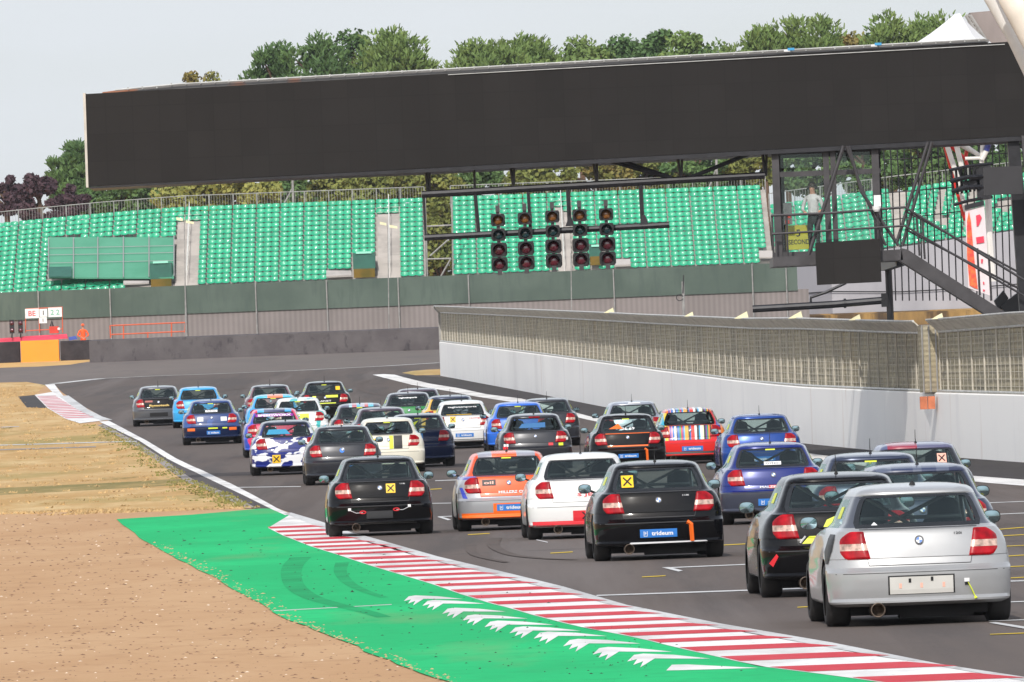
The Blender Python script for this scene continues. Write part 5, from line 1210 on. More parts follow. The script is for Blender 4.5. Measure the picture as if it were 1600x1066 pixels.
M_glr = glassmat('tinted_glass', (.66, .77, .73), .075); M_gls = glassmat('side_glass', (.82, .90, .87), .05)
M_tyr = pbr('tyre_rubber', lin((40, 38, 38)), .85, var=.3, scale=6, bump=.2); M_rim_s = pbr('silver_rim', lin((196, 196, 198)), .35, .3, var=.15); M_rim_b = pbr('black_rim', lin((40, 40, 42)), .35, .4); M_rim_g = pbr('gold_rim', lin((214, 190, 90)), .35, .5)
M_und = pbr('dark_underbody', lin((26, 25, 26)), .9, var=.3); M_exh = pbr('sooty_exhaust', lin((96, 84, 74)), .45, .6, var=.4, scale=12); M_mir = pbr('mirror_glass', (.28, .39, .43), .06, 1.0); M_seatr = pbr('racing_seat_cloth', lin((44, 46, 50)), .8, var=.2)
M_cage = pbr('roll_cage_paint', lin((120, 122, 124)), .4, coat=.3); M_dash = pbr('dark_dashboard', lin((34, 34, 36)), .8, var=.2); M_chr = pbr('chrome', (.75, .75, .76), .15, 1.0)
M_int = pbr('cabin_interior', lin((58, 60, 62)), .8, var=.25)
lampm = {(sg, k): lamp_mesh(sg, k) for sg in (-1, 1) for k in range(3)}
def tyre_mesh():
    m = MB(); m.lathe([(-.115, .20), (-.118, .26), (-.10, .297), (-.05, .307), (.05, .307), (.10, .297), (.118, .26), (.115, .20)], (0, 0, 0), 'x', 32); return m.mesh('tyre', smooth=True)
def rim_mesh():
    m = MB(); m.lathe([(-.10, .218), (-.122, .218), (-.116, .188), (-.04, .185), (.08, .185)], (0, 0, 0), 'x', 28); m.lathe([(.02, .19), (.02, .001)], (0, 0, 0), 'x', 20, 1); m.lathe([(-.10, .001), (-.10, .045), (-.06, .055), (.0, .055)], (0, 0, 0), 'x', 12)
    for k in range(10):
        a = 2 * math.pi * k / 10; c, s = math.cos(a), math.sin(a); b = .024
        m.add([(-.09, c * .04 - s * b, s * .04 + c * b), (-.09, c * .04 + s * b, s * .04 - c * b), (-.10, c * .195 + s * b, s * .195 - c * b), (-.10, c * .195 - s * b, s * .195 + c * b),
               (-.05, c * .04 - s * b, s * .04 + c * b), (-.05, c * .04 + s * b, s * .04 - c * b), (-.06, c * .195 + s * b, s * .195 - c * b), (-.06, c * .195 - s * b, s * .195 + c * b)], [(0, 1, 2, 3), (0, 4, 5, 1), (2, 6, 7, 3), (1, 5, 6, 2), (0, 3, 7, 4)])
    return m.mesh('rim', smooth=False)
TYR, RIM = tyre_mesh(), rim_mesh()
for me in (TYR, RIM): me.materials.append(M_tyr)
RIM.materials.append(M_und)
def mirror_house():
    m = MB(); rows = []
    for i in range(7):
        t = i / 6.; r = (1 - t ** 2.5) ** .5 if t < 1 else .02; row = []
        for j in range(16):
            a = 2 * math.pi * j / 16; c, s = math.cos(a), math.sin(a); row.append((.115 * r * math.copysign(abs(c) ** .75, c), t * .16, .078 * r * math.copysign(abs(s) ** .75, s)))
        rows.append(row)
    m.grid(rows, close=True); m.add(rows[0], [tuple(range(16))]); m.tube([(-.09, .06, -.03), (-.19, .09, -.07)], .02, 6); return m.mesh('mirror_housing', smooth=True)
def mirror_glass():
    m = MB(); vs = [(0, -.010, 0)]
    for k in (1, 2):
        for j in range(16):
            a = 2 * math.pi * j / 16; c, s = math.cos(a), math.sin(a); q = k / 2 * .88; vs.append((.115 * q * math.copysign(abs(c) ** .75, c), -.010 + .004 * k, .078 * q * math.copysign(abs(s) ** .75, s)))
    fs = [(0, 1 + (j + 1) % 16, 1 + j) for j in range(16)] + [(1 + j, 1 + (j + 1) % 16, 17 + (j + 1) % 16, 17 + j) for j in range(16)]; m.add(vs, fs); return m.mesh('mirror_glass', smooth=True)
MH, MG = mirror_house(), mirror_glass()
def seat_rm():
    m = MB(); rows = []
    for (z, w, y) in [(.45, .24, .0), (.60, .26, -.02), (.80, .25, -.05), (.95, .20, -.09), (1.02, .155, -.10), (1.12, .15, -.115), (1.165, .11, -.12), (1.18, .03, -.12)]:
        rows.append([(w * math.cos(a), y + .06 * math.sin(a), z) for a in [2 * math.pi * k / 14 for k in range(14)]])
    m.grid(rows, close=True); m.box((0, .28, .42), (.48, .5, .14)); return m.mesh('racing_seat', smooth=True)
RS = seat_rm()
def cage_m():
    m = MB(); r = .021; hoop = [(-.66, 1.62, .3), (-.64, 1.60, .9), (-.53, 1.56, 1.2), (-.44, 1.55, 1.285), (.44, 1.55, 1.285), (.53, 1.56, 1.2), (.64, 1.60, .9), (.66, 1.62, .3)]
    m.tube(hoop, r, 6); m.tube([(-.63, 1.6, 1.0), (.63, 1.6, 1.0)], r, 6); m.tube([(-.62, 1.6, .75), (.50, 1.55, 1.27)], r, 6); m.tube([(.3, 1.6, .75), (-.50, 1.55, 1.27)], r, 6)
    for s in (-1, 1): m.tube([(s * .5, 1.55, 1.27), (s * .5, .72, .75)], r, 6); m.tube([(s * .52, 1.55, 1.28), (s * .5, 2.3, 1.27), (s * .62, 2.95, .9)], r, 6)
    return m.mesh('roll_cage', smooth=True)
CG = cage_m()
def simple(f, name, smooth=False): m = MB(); f(m); return m.mesh(name, smooth=smooth)
DASH = simple(lambda m: (m.box((0, 2.95, .78), (1.44, .35, .28)), m.box((0, 1.95, .33), (1.5, 2.5, .1)), m.box((0, .78, .70), (1.2, .5, .2))), 'interior_trim')
UND = simple(lambda m: (m.box((.08, .50, .20), (1.10, .45, .20)), m.box((0, 2.0, .20), (1.3, 3.0, .20)), m.box((.15, .42, .12), (.7, .3, .10)), m.tube([(-.6, .76, .27), (.6, .76, .27)], .05, 8), m.box((-.18, .62, .205), (.42, .26, .11)), m.box((.22, .8, .21), (.5, .3, .1)), m.tube([(.3, .7, .22), (.42, .72, .13)], .012, 5), m.tube([(-.55, .7, .2), (-.3, .68, .13), (-.2, .6, .17)], .012, 5)), 'rear_axle')
EXH = simple(lambda m: (m.lathe([(0.0, .060), (-.02, .07), (-.02, .06), (.1, .056), (.12, 0.001)], (-.42, -.0, .158), 'y', 18), m.lathe([(-.015, .071), (.4, .064)], (-.42, -.0, .158), 'y', 18)), 'exhaust_pipe', True)
BRL = pquad(-.13, .13, 1.236, 1.250, .010, 6, 2).mesh('brake_light')
ANT = simple(lambda m: (m.lathe([(0, .022), (.02, .016), (.035, .003)], (0, .80, 1.318), 'z', 8), m.tube([(0, .80, 1.315), (0, .86, 1.40), (.0, .84, 1.52)], [.008, .006, .004], 5)), 'antenna')
ANTS = simple(lambda m: m.lathe([(0, .03), (.02, .025), (.04, .004)], (0, .80, 1.318), 'z', 8), 'antenna')
def badge_mesh():
    m = MB(); N = 24; cx, cz = 0, .803
    def rg(r, off): return [(cx + r * math.cos(2 * math.pi * k / N), yrear(0, cz + r * math.sin(2 * math.pi * k / N)) - off, cz + r * math.sin(2 * math.pi * k / N)) for k in range(N)]
    R0, R1, R2, R3 = rg(.045, .004), rg(.042, .013), rg(.030, .013), rg(.028, .014)
    m.grid([R0, R1], 0, True); m.grid([R1, R2], 1, True); m.grid([R2, R3], 0, True)
    c = (cx, yrear(0, cz) - .014, cz); vs = [c] + R3; m.add(vs, [(0, 1 + k, 1 + (k + 1) % N) for k in range(N)]); 
    for k in range(N): m.m[-N + k] = 2 if (k // 6) % 2 == 0 else 3
    me = m.mesh('badge', smooth=False); 
    for mt in (M_chr, pbr('badge_black', lin((40, 42, 46)), .3), pbr('badge_white', lin((230, 232, 234)), .3), pbr('badge_blue', lin((50, 110, 190)), .3)): me.materials.append(mt)
    return me
BDG = badge_mesh()
SEAM = MB()
for sg in (-1, 1):
    rws = [[(sg * (edge(z) + d_), yrear(edge(z) + d_, z) - .004, z) for d_ in (-.003, .003)] for z in [.575 + .34 * i / 20 for i in range(21)]]; SEAM.grid(rws)
patch([(-.480, .572), (.480, .572), (.480, .579), (-.480, .579)], 12, 1, .004, SEAM); patch([(-.555, .913), (.555, .913), (.558, .922), (-.558, .922)], 12, 1, .005, SEAM); patch([(-.80, .500), (.80, .500), (.80, .507), (-.80, .507)], 20, 1, .002, SEAM)
SEAMM = SEAM.mesh('shut_lines'); SEAMM.materials.append(pbr('seam_dark_grey', lin((70, 70, 72)), .8))  # dark grey strips along the panel joints
FRIT = MB()   # black border round the rear glass
def gy(x, z): return yrear(x, z)
for sg in (-1, 1):
    FRIT.grid([[(sg * (edge(z) * (1 - f)), gy(edge(z) * (1 - f), z) - .003, z) for f in (-.01, .075)] for z in [.935 + .285 * i / 12 for i in range(13)]])
patch([(-.59, .928), (.59, .928), (.585, .965), (-.585, .965)], 12, 1, .0035, FRIT); patch([(-.53, 1.207), (.53, 1.207), (.485, 1.230), (-.485, 1.230)], 12, 1, .004, FRIT)
FRITM = FRIT.mesh('window_border'); FRITM.materials.append(pbr('black_ceramic_border', lin((26, 28, 30)), .15, coat=.5, var=.1))
BDY_SILL = None
def side_panel_mesh(sg):
    m = MB()
    for sg in (sg,):
        h = lambda z: slice_pts(z); rows = []
        for z in (1.02, 1.06, 1.10, 1.13):
            pts = h(z); rows.append([(sg * (pts[NR1 + NR2 + k][0] + .004), pts[NR1 + NR2 + k][1], z) for k in range(3, 7)])
        m.grid(rows)
    return m.mesh('number_panel')
NPM = [side_panel_mesh(-1), side_panel_mesh(1)]
def xmark(cx, cz, s):
    m = MB(); t = s * .13
    for sg in (-1, 1):
        pts = [(cx - s * .34, cz - sg * s * .34), (cx + s * .34, cz + sg * s * .34)]; dx, dz = (pts[1][0] - pts[0][0]), (pts[1][1] - pts[0][1]); q = math.hypot(dx, dz); nx, nz = -dz / q * t / 2, dx / q * t / 2
        rows = []
        for i in range(5):
            x, z = pts[0][0] + dx * i / 4, pts[0][1] + dz * i / 4; rows.append([(x + nx, yrear(x + nx, z + nz) - .010 - .001 * sg, z + nz), (x - nx, yrear(x - nx, z - nz) - .010 - .001 * sg, z - nz)])
        m.grid(rows)
    return m
# paints
def paint(name, c, rough=.34, metal=.0, coat=.7, pattern=None, flake=.04):
    key = 'paint_' + name
    if key in MATS: return MATS[key]
    m = pbr(key, lin(c), rough, metal, coat, var=flake, scale=2.5)
    n = m.node_tree.nodes; l = m.node_tree.links; b = n['Principled BSDF']; o = n['Material Output']
    if pattern:
        pattern(n, l, b)
    b.inputs['Coat IOR'].default_value = 1.40; b.inputs['Specular IOR Level'].default_value = .3
    ge = n.new('ShaderNodeNewGeometry'); df = n.new('ShaderNodeBsdfDiffuse'); df.inputs[0].default_value = (.045, .047, .05, 1); ms = n.new('ShaderNodeMixShader')
    l.new(ge.outputs['Backfacing'], ms.inputs[0]); l.new(b.outputs[0], ms.inputs[1]); l.new(df.outputs[0], ms.inputs[2]); l.new(ms.outputs[0], o.inputs[0]); return m
def coordn(n, l, axis):
    t = n.new('ShaderNodeTexCoord'); s = n.new('ShaderNodeSeparateXYZ'); l.new(t.outputs['Object'], s.inputs[0]); return t, s.outputs[axis]
def stripes(cols, axis='X', lo=-.8, hi=.8):
    def f(n, l, b):
        t, s = coordn(n, l, axis); mr = n.new('ShaderNodeMapRange'); mr.inputs[1].default_value = lo; mr.inputs[2].default_value = hi; l.new(s, mr.inputs[0])
        prev = None; N = len(cols)
        for c0 in range(0, N, 30):
            chunk = cols[c0:c0 + 30]; r = n.new('ShaderNodeValToRGB'); r.color_ramp.interpolation = 'CONSTANT'; e = r.color_ramp.elements
            while len(e) > 1: e.remove(e[0])
            e[0].position = 0; e[0].color = lin(chunk[0][1])
            for p, c in chunk[1:]:
                q = e.new(p); q.color = lin(c)
            l.new(mr.outputs[0], r.inputs[0]); prev = r
        l.new(prev.outputs[0], b.inputs['Base Color'])
    return f
def blobs(c1, c2, scale=4, th=.5, stretch=(1, 1, 1), soft=.01, vor=False, base=None):
    def f(n, l, b):
        t = n.new('ShaderNodeTexCoord'); mpn = n.new('ShaderNodeMapping'); mpn.inputs['Scale'].default_value = stretch; mpn.inputs['Rotation'].default_value = (.3, .5, .4)
        tx = n.new('ShaderNodeTexNoise'); tx.inputs['Scale'].default_value = scale; tx.inputs['Detail'].default_value = 2 if not vor else 1
        r = n.new('ShaderNodeValToRGB'); e = r.color_ramp.elements; e[0].position = th - soft; e[1].position = th + soft; e[0].color = lin(c1); e[1].color = lin(c2)
        l.new(t.outputs['Object'], mpn.inputs[0]); l.new(mpn.outputs[0], tx.inputs[0]); l.new(tx.outputs[0], r.inputs[0]); l.new(r.outputs[0], b.inputs['Base Color'])
    return f
NUMC = pbr('acid_yellow_film', lin((206, 214, 60)), .5, var=.08); M_plate = pbr('blue_plate', lin((48, 120, 200)), .4, coat=.3, var=.04); M_wt = pbr('white_vinyl', lin((230, 230, 230)), .5); M_yx = pbr('yellow_vinyl', lin((246, 196, 40)), .5)
M_plg = pbr('grey_plate_recess', lin((208, 206, 200)), .45, .2, var=.06)
COUNT = [0]
def add(me, name, parent, mat=None, loc=(0, 0, 0), smooth=None, scale=None):
    o = bpy.data.objects.new(name, me); COL.objects.link(o); o.parent = parent; o.location = loc
    if scale: o.scale = scale
    if mat is not None:
        if len(me.materials) == 0: me.materials.append(mat)
        o.material_slots[0].link = 'OBJECT'; o.material_slots[0].material = mat
    return o
def vinyl(mb, name, mat, parent): return add(mb.mesh(name), name, parent, mat)
def sq(t, cx, cz, s, mat=None, x=True, name='warning_sticker'):
    o = vinyl(pquad(cx - s / 2, cx + s / 2, cz - s / 2, cz + s / 2, .007), name, mat or M_yx, t)
    if x: vinyl(xmark(cx, cz, s), 'cross', M_ink, o)
def txt(t, s, cx, cz, h, w, mat, **k): return add(ptextm(s, cx, cz, h, w, **k), 'lettering', t, mat)
def plate(t, s='trideum', cx=.02, cz=.36, w=.50, h=.112):
    o = vinyl(pquad(cx - w / 2, cx + w / 2, cz - h / 2, cz + h / 2, .012), 'number_plate', M_plate, t)
    txt(o, s, cx + w * .10, cz, h * .52, w * .58, M_wt, off=.015, bold=.03); m = MB(); x0 = cx - w * .40
    for a, b, c, d in ((x0, x0 + .008, cz - .032, cz + .03), (x0, x0 + .05, cz - .04, cz - .032), (x0 + .045, x0 + .052, cz - .03, cz + .032), (x0 + .016, x0 + .024, cz - .014, cz + .022), (x0 + .028, x0 + .035, cz - .006, cz + .014)):
        patch([(a, c), (b, c), (b, d), (a, d)], 1, 1, .015, m)
    vinyl(m, 'plate_mark', M_wt, o)
HEAD = R(1.9)
def car(label, px, py, body, tail=None, bump=None, roof=None, rim='b', ant=1, num=True, deco=None, extra_rz=0, seatc=None, top_sticker=True, driver=None, mirror=None):
    X, Y = G(px, py); rz = HEAD + extra_rz
    loc = Vector((X, Y, tz(Y) + .003)) - Vector((math.cos(rz + math.pi / 2) * .76, math.sin(rz + math.pi / 2) * .76, 0))
    slope = math.atan2(tz(Y + 3) - tz(Y), 3.0)
    t = thing('race_car', label, 'car', tuple(loc), 'hatchback race cars bunched on the track', rz); t.rotation_euler = (slope, 0, rz)
    loc.z -= math.sin(slope) * .76; t.location = loc
    body = body; tail = tail or body; bump = bump or body; roof = roof or body
    bo = add(SH['body'], 'body', t, body); add(SEAMM, 'shut_lines', bo); add(SH['tailgate'], 'tailgate', t, tail); add(SH['rear_bumper'], 'rear_bumper', t, bump); add(SH['roof'], 'roof', t, roof)
    gw = add(SH['rear_window'], 'rear_window', t, M_glr); add(FRITM, 'window_border', gw); [add(w_, 'side_window', t, M_gls) for w_ in SIDEW]; add(SH['windscreen'], 'windscreen', t, M_gls); add(SH['underbody'], 'underbody', t, M_und)
    add(UND, 'rear_axle', t, M_und); add(EXH, 'exhaust_pipe', t, M_exh); add(BDG, 'badge', t)
    for sg in (-1, 1):
        for k in range(3): add(lampm[(sg, k)], 'tail_lamp' if k != 1 else 'reversing_lamp', t, M_lc if k == 1 else M_lr)
        mh = add(MH, 'door_mirror', t, mirror or M_vblk, (sg * .885, 2.72, .965), scale=(sg * .78, .8, .84)); g_ = add(MG, 'mirror_glass', mh, M_mir)
        for y in (.76, 3.38):
            w = bpy.data.objects.new('wheel', TYR); COL.objects.link(w); w.parent = t; w.location = (sg * .758, y, .305); w.scale = (-sg, 1, 1)
            rm_ = bpy.data.objects.new('rim', RIM); COL.objects.link(rm_); rm_.parent = w; rm_.material_slots[0].link = 'OBJECT'; rm_.material_slots[0].material = {'b': M_rim_b, 's': M_rim_s, 'g': M_rim_g}[rim]
            w.scale = (-sg * -1, 1, 1) if sg < 0 else (-1, 1, 1)
        add(RS, 'racing_seat', t, seatc or M_seatr, (sg * .36, 1.95, 0))
    add(CG, 'roll_cage', t, M_cage); add(DASH, 'interior_trim', t, M_int)
    if ant: add(ANT if ant == 1 else ANTS, 'antenna', t, M_ink)
    if num: [add(w_, 'number_panel', t, NUMC) for w_ in NPM]
    if top_sticker: vinyl(pquad(-.10, .06, 1.205, 1.226, .009, 4, 2), 'window_sticker', NUMC, t)
    if deco: deco(t)
    if driver: 
        o = driver_person(driver[0], loc, rz, slope, driver[1])
    return t
# helmeted drivers
def driver_mesh():
    J = [(0, 0, .30), (0, -.05, .50), (0, -.09, .68), (0, -.09, .78), (0, -.07, .90), (0, -.07, .99)]; r = [(.16, .13), (.15, .12), (.17, .11), (.11, .08), (.12, .13), (.10, .12)]; E = [(i, i + 1) for i in range(5)]
    for s in (-1, 1):
        b = len(J); J += [(s * .20, -.07, .72), (s * .25, .17, .56), (s * .17, .42, .66), (s * .16, .50, .68), (s * .10, .45, .30), (s * .12, .85, .38), (s * .12, 1.1, .18)]; r += [.06, .045, .032, .035, .09, .065, .05]
        E += [(3, b), (b, b + 1), (b + 1, b + 2), (b + 2, b + 3), (0, b + 4), (b + 4, b + 5), (b + 5, b + 6)]
    return J, E, r
DP = []
def driver_person(label, loc, rz, slope, suit):
    if not DP:
        J, E, r = driver_mesh(); o = skin_person('person', J, E, r, (0, 0, 0), 0, lambda c: 1 if c.z > .80 else 0, [suit, M_wt]); DP.append(o.data)
    else:
        o = bpy.data.objects.new('person', DP[0]); COL.objects.link(o)
    mm_ = Matrix.Translation(loc) @ Matrix.Rotation(rz, 4, 'Z') @ Matrix.Rotation(slope, 4, 'X') @ Matrix.Translation((.36, 1.97 + .10, .17)); o.matrix_world = mm_
    o.material_slots[0].link = 'OBJECT'; o.material_slots[0].material = suit; tag(o, label, 'person', 'drivers seated in the race cars'); return o
SB = pbr('blue_race_suit', lin((40, 80, 170)), .8, var=.1); SK = pbr('dark_race_suit', lin((40, 40, 46)), .8, var=.1); SO = pbr('orange_race_suit', lin((220, 80, 40)), .8, var=.1)
silver = paint('silver', (166, 167, 168), .40, .35, coat=.7); silver1 = paint('silver_dark_pillars', (166, 167, 168), .40, .3, coat=.7, pattern=stripes([(0, (164, 165, 166)), (.665, (84, 88, 98))], 'Z', 0, 1.4)); black = paint('black', (12, 12, 14), .25, coat=.7); black.node_tree.nodes['Principled BSDF'].inputs['Specular IOR Level'].default_value = .03; navy = paint('deep_blue', (10, 34, 112), .25, .1); dgrey = paint('dark_grey', (44, 46, 52), .28, .15); white = paint('white', (224, 224, 222)); red = paint('red', (214, 40, 36))
bluegrey = paint('blue_grey', (52, 60, 82), .28, .3); orange = paint('orange', (246, 96, 40)); cyan = paint('cyan', (52, 160, 220)); bblue = paint('bright_blue', (40, 104, 204)); cream = paint('cream', (226, 222, 206)); gun = paint('gunmetal', (96, 98, 102), .3, .4)
dnavy = paint('dark_navy', (12, 30, 66), .25, .1); green = paint('green_tail', (30, 130, 60)); maroon = paint('maroon_grey', (70, 58, 70), .28, .2); rdark = paint('rose_grey', (120, 84, 92), .3, .2); sgrey = paint('pale_grey', (150, 156, 168), .3, .3); royal = paint('royal_blue', (10, 62, 140), .24, .2)
def v_(c, n='vinyl'): return pbr('vinyl_%02x%02x%02x' % c, lin(c), .5)
M_acid = v_((214, 226, 50)); M_vor = v_((246, 110, 30)); M_vred = v_((214, 40, 50)); M_vblue = v_((30, 120, 220)); M_vblk = v_((24, 24, 26)); M_vsil = v_((190, 190, 192)); M_vcy = v_((70, 190, 220)); M_gold = v_((200, 170, 90)); M_pink = v_((240, 180, 160))
def d1(t):
    vinyl(pquad(-.315, .315, .295, .475, .003), 'plate_recess', M_vblk, t); o = vinyl(pquad(-.30, .30, .30, .462, .008), 'blank_plate', M_plg, t)
    for x, z in ((-.11, .425), (.10, .435)): vinyl(pquad(x - .012, x + .012, z - .02, z + .02, .012, 1, 1), 'bolt_hole', M_vblk, o)
    for x in (-.2, 0, .21): vinyl(pquad(x - .012, x + .012, .355, .40, .012, 1, 1), 'old_label', M_pink, o)
    txt(t, '120i', .37, .858, .022, .075, M_vblk); m = vinyl(pquad(.405, .455, .395, .43, .008, 1, 1), 'tow_eye_cap', M_wt, t); vinyl(pquad(.41, .45, .365, .395, .009, 1, 1), 'tow_hole', M_vblk, t)
    s = MB(); s.tube([(.44, yrear(.44, .39) - .02, .39), (.47, yrear(.47, .33) - .03, .33), (.50, yrear(.5, .26) - .03, .26), (.51, yrear(.51, .235) - .02, .235)], [.004, .006, .006, .018], 6); vinyl(s, 'tow_strap', M_acid, t)
    rows = []
    for z, k0, k1 in ((.60, 13.6, 14.6), (.66, 13.0, 15.2), (.72, 12.4, 15.8), (.78, 12.2, 16.0), (.84, 12.4, 16.0), (.88, 13.2, 16.2)):
        pts = slice_pts(z); row = []
        for i in range(7):
            kk = k0 + (k1 - k0) * i / 6; i0 = int(kk); f = kk - i0; p, q = pts[i0], pts[i0 + 1]; x, y = p[0] + (q[0] - p[0]) * f, p[1] + (q[1] - p[1]) * f; dx, dy = q[0] - p[0], q[1] - p[1]; L_ = math.hypot(dx, dy); row.append((-(x + dy / L_ * .007), y - dx / L_ * .007, z))
        rows.append(row)
    m = MB(); m.grid(rows); vinyl(m, 'side_graphic', M_vblk, t)
    vinyl(ppoly([(-.44, .955), (-.38, .955), (-.41, .985)], .006), 'small_sticker', M_wt, t)
def d2(t):
    vinyl(ppoly([(-.44, .58), (-.12, .58), (-.10, .66), (-.36, .66)], .009), 'yellow_flash', M_acid, t); vinyl(ppoly([(-.23, .70), (-.06, .70), (-.06, .87), (-.16, .83)], .009), 'yellow_flash', M_acid, t)
    m = MB(); m.tube([(-.46, yrear(.46, .59) - .02, .59), (-.40, yrear(.4, .64) - .03, .66)], .012, 6); vinyl(m, 'bonnet_pin', M_vsil, t)
    vinyl(ppoly([(-.80, .38), (-.76, .34), (-.70, .45), (-.72, .48)], .008), 'red_flash', M_vred, t)
def d4(t): vinyl(pquad(.12, .40, 1.12, 1.165, .008), 'window_sticker', M_wt, t); txt(t, 'MOTORSPORT', .26, 1.142, .022, .24, M_ink)
def d5(t): sq(t, .36, 1.08, .14, M_pink); txt(t, 'racing.co.uk', .10, .962, .035, .50, M_wt)
def d6(t): vinyl(pquad(-.14, .14, .965, 1.02, .008), 'window_sticker', M_wt, t); txt(t, 'DYNO', 0, .992, .03, .2, M_ink); vinyl(pquad(-.08, .30, .585, .635, .007), 'tail_strip', M_vred, t); txt(t, 'MALZE RACE', .02, .61, .034, .50, M_wt); plate(t, cx=-.02); 
def tow(t, x=.42, top=.47):
    m = MB(); m.tube([(x - .05, yrear(x, .5) - .02, top + .03), (x, yrear(x, top) - .03, top), (x + .01, yrear(x, .3) - .03, .24)], [.03, .03, .028], 4); vinyl(m, 'tow_strap', M_vor, t)
def d7(t): sq(t, -.40, 1.065, .16); plate(t, cx=-.02); tow(t); txt(t, '118i', .37, .858, .022, .085, M_vsil); m = MB(); patch([(-.42, .222), (.64, .228), (.62, .245), (-.40, .245)], 14, 1, .008, m); vinyl(m, 'valance_strip', M_vsil, t)
def d8(t):
    valance(t, .205, .285, M_vred); vinyl(pquad(-.18, .5, .28, .44, .009, 10, 6), 'red_block', M_vred, t); sq(t, .02, .36, .16, None); txt(t, 'S JEN', .08, .68, .06, .36, M_vred); vinyl(ppoly([(-.11, .34), (-.05, .38), (-.05, .42), (-.14, .42)], .004), 'notch', M_vred, t)
def d9(t):
    plate(t, cx=.03, cz=.385, w=.50, h=.11); txt(t, 'MILLERS OILS', .08, .645, .045, .52, M_wt, bold=.04)
    valance(t, .205, .305, M_vor); vinyl(pquad(-.28, .34, .30, .46, .007, 10, 6), 'orange_block', M_vor, t)
    vinyl(pquad(-.45, -.22, .76, .86, .007), 'sponsor_sticker', M_vblk, t); txt(t, 'oil', -.34, .81, .05, .16, M_pink); vinyl(ppoly([(-.83, .74), (-.78, .74), (-.70, .55), (-.78, .56)], .007), 'blue_flash', v_((70, 84, 190)), t)
def d10(t):
    sq(t, .18, .79, .155); txt(t, '118i', .38, .86, .022, .085, M_vsil)
    vinyl(pquad(-.24, .2, .295, .42, .005), 'plate_recess', v_((48, 50, 52)), t)
    m = MB(); patch([(-.62, .205), (.60, .205), (.55, .235), (-.55, .235)], 14, 1, .008, m); vinyl(m, 'valance_strip', v_((120, 124, 122)), t)
    for x0, x1, z in ((-.52, -.30, .445), (.48, .26, .475)):
        m = MB(); m.tube([(x0, yrear(x0, z) - .02, z), ((x0 + x1) / 2, yrear(x0, z) - .04, z - .05), (x1, yrear(x1, z) - .03, z - .045)], .006, 5); vinyl(m, 'tow_wire', M_vsil, t)
        m = MB(); c = (x1, yrear(x1, z) - .03, z - .04); m.tube([(c[0] + .05 * math.cos(a), c[1], c[2] + .022 * math.sin(a)) for a in [2 * math.pi * k / 12 for k in range(13)]], .009, 5); vinyl(m, 'tow_loop', M_vred, t)
        vinyl(pquad(x0 - .025, x0 + .025, z - .01, z + .035, .008, 1, 1), 'arrow_sticker', M_wt, t)
def d11(t): txt(t, 'Cartek', .22, .67, .05, .34, M_vcy, bold=.03); plate(t); vinyl(pquad(-.05, .03, .64, .67, .008), 'small_sticker', M_vred, t)
def d12(t):
    plate(t, cx=.04, cz=.37, w=.50, h=.115); m = MB(); patch([(-.84, .50), (.84, .50), (.85, .57), (-.85, .57)], 20, 1, .007, m); vinyl(m, 'red_band', M_vred, t); m = MB(); patch([(-.80, .20), (.80, .20), (.82, .30), (-.82, .30)], 20, 2, .006, m); vinyl(m, 'black_valance', M_vblk, t)
def d13(t):
    m = MB(); patch([(-.46, .592), (.46, .592), (.465, .622), (-.465, .622)], 10, 1, .008, m); patch([(-.50, .885), (.50, .885), (.51, .90), (-.51, .90)], 10, 1, .008, m); vinyl(m, 'orange_trim', M_vor, t); plate(t, cx=.0, cz=.38, w=.46, h=.095); tow(t, .42, .50)
    vinyl(ppoly([(-.42, 1.0), (-.1, 1.0), (-.2, 1.12), (-.3, 1.06)], .006), 'window_graphic', M_vor, t); txt(t, '26 69', .02, 1.0, .06, .3, M_wt)
def d14(t): vinyl(ppoly([(-.12, 1.27), (.22, 1.27), (.20, 1.30), (-.10, 1.30)], .01), 'roof_sticker', M_wt, t)
def d15(t):
    for x, z, mt in ((.36, .60, M_vred), (.60, .59, M_acid), (-.70, .60, M_wt), (-.72, .54, M_vred), (.72, .72, M_wt)): vinyl(pquad(x - .055, x + .055, z - .03, z + .035, .009, 2, 2), 'small_sticker', mt, t)
    vinyl(pquad(-.13, .13, 1.232, 1.262, .012, 6, 2), 'brake_light', M_lr, t); vinyl(ppoly([(-.38, 1.0), (.25, 1.0), (.25, 1.12), (-.30, 1.1)], .005), 'window_graphic', v_((60, 110, 160)), t); vinyl(pquad(-.1, .08, .24, .28, .012), 'valance_strip', M_wt, t)
def d16(t): plate(t)
def d18(t): txt(t, 'tegiwaimports', 0, 1.15, .05, .80, M_wt); sq(t, -.28, .82, .16); plate(t, cx=.03, cz=.38, w=.50, h=.10); m = MB(); patch([(-.80, .19), (.80, .19), (.82, .27), (-.82, .27)], 20, 2, .006, m); vinyl(m, 'black_valance', M_vblk, t); txt(t, 'racing', .32, .84, .04, .3, M_vred); m = MB(); patch([(-.45, .945), (.25, .945), (.25, .955), (-.45, .955)], 10, 1, .009, m); vinyl(m, 'yellow_line', M_yx, t)
def d20(t): txt(t, 'tegiwaimports', -.02, 1.17, .05, .55, M_wt, bold=.05)
def d22(t): vinyl(pquad(.36, .50, 1.04, 1.16, .008), 'window_sticker', M_yx, t); vinyl(pquad(.02, .42, .80, .88, .008), 'yellow_flash', M_acid, t); vinyl(pquad(-.42, -.30, .80, .86, .008), 'yellow_flash', M_acid, t); txt(t, 'PLANET', -.05, .69, .05, .5, M_wt); vinyl(pquad(-.35, .35, .60, .63, .008), 'yellow_flash', M_acid, t)
def d23(t): vinyl(ppoly([(-.1, .72), (.30, .72), (.30, .86), (-.16, .86)], .008), 'yellow_flash', M_acid, t); vinyl(ppoly([(.5, .30), (.7, .32), (.8, .5), (.6, .45)], .008), 'teal_flash', M_vcy, t)
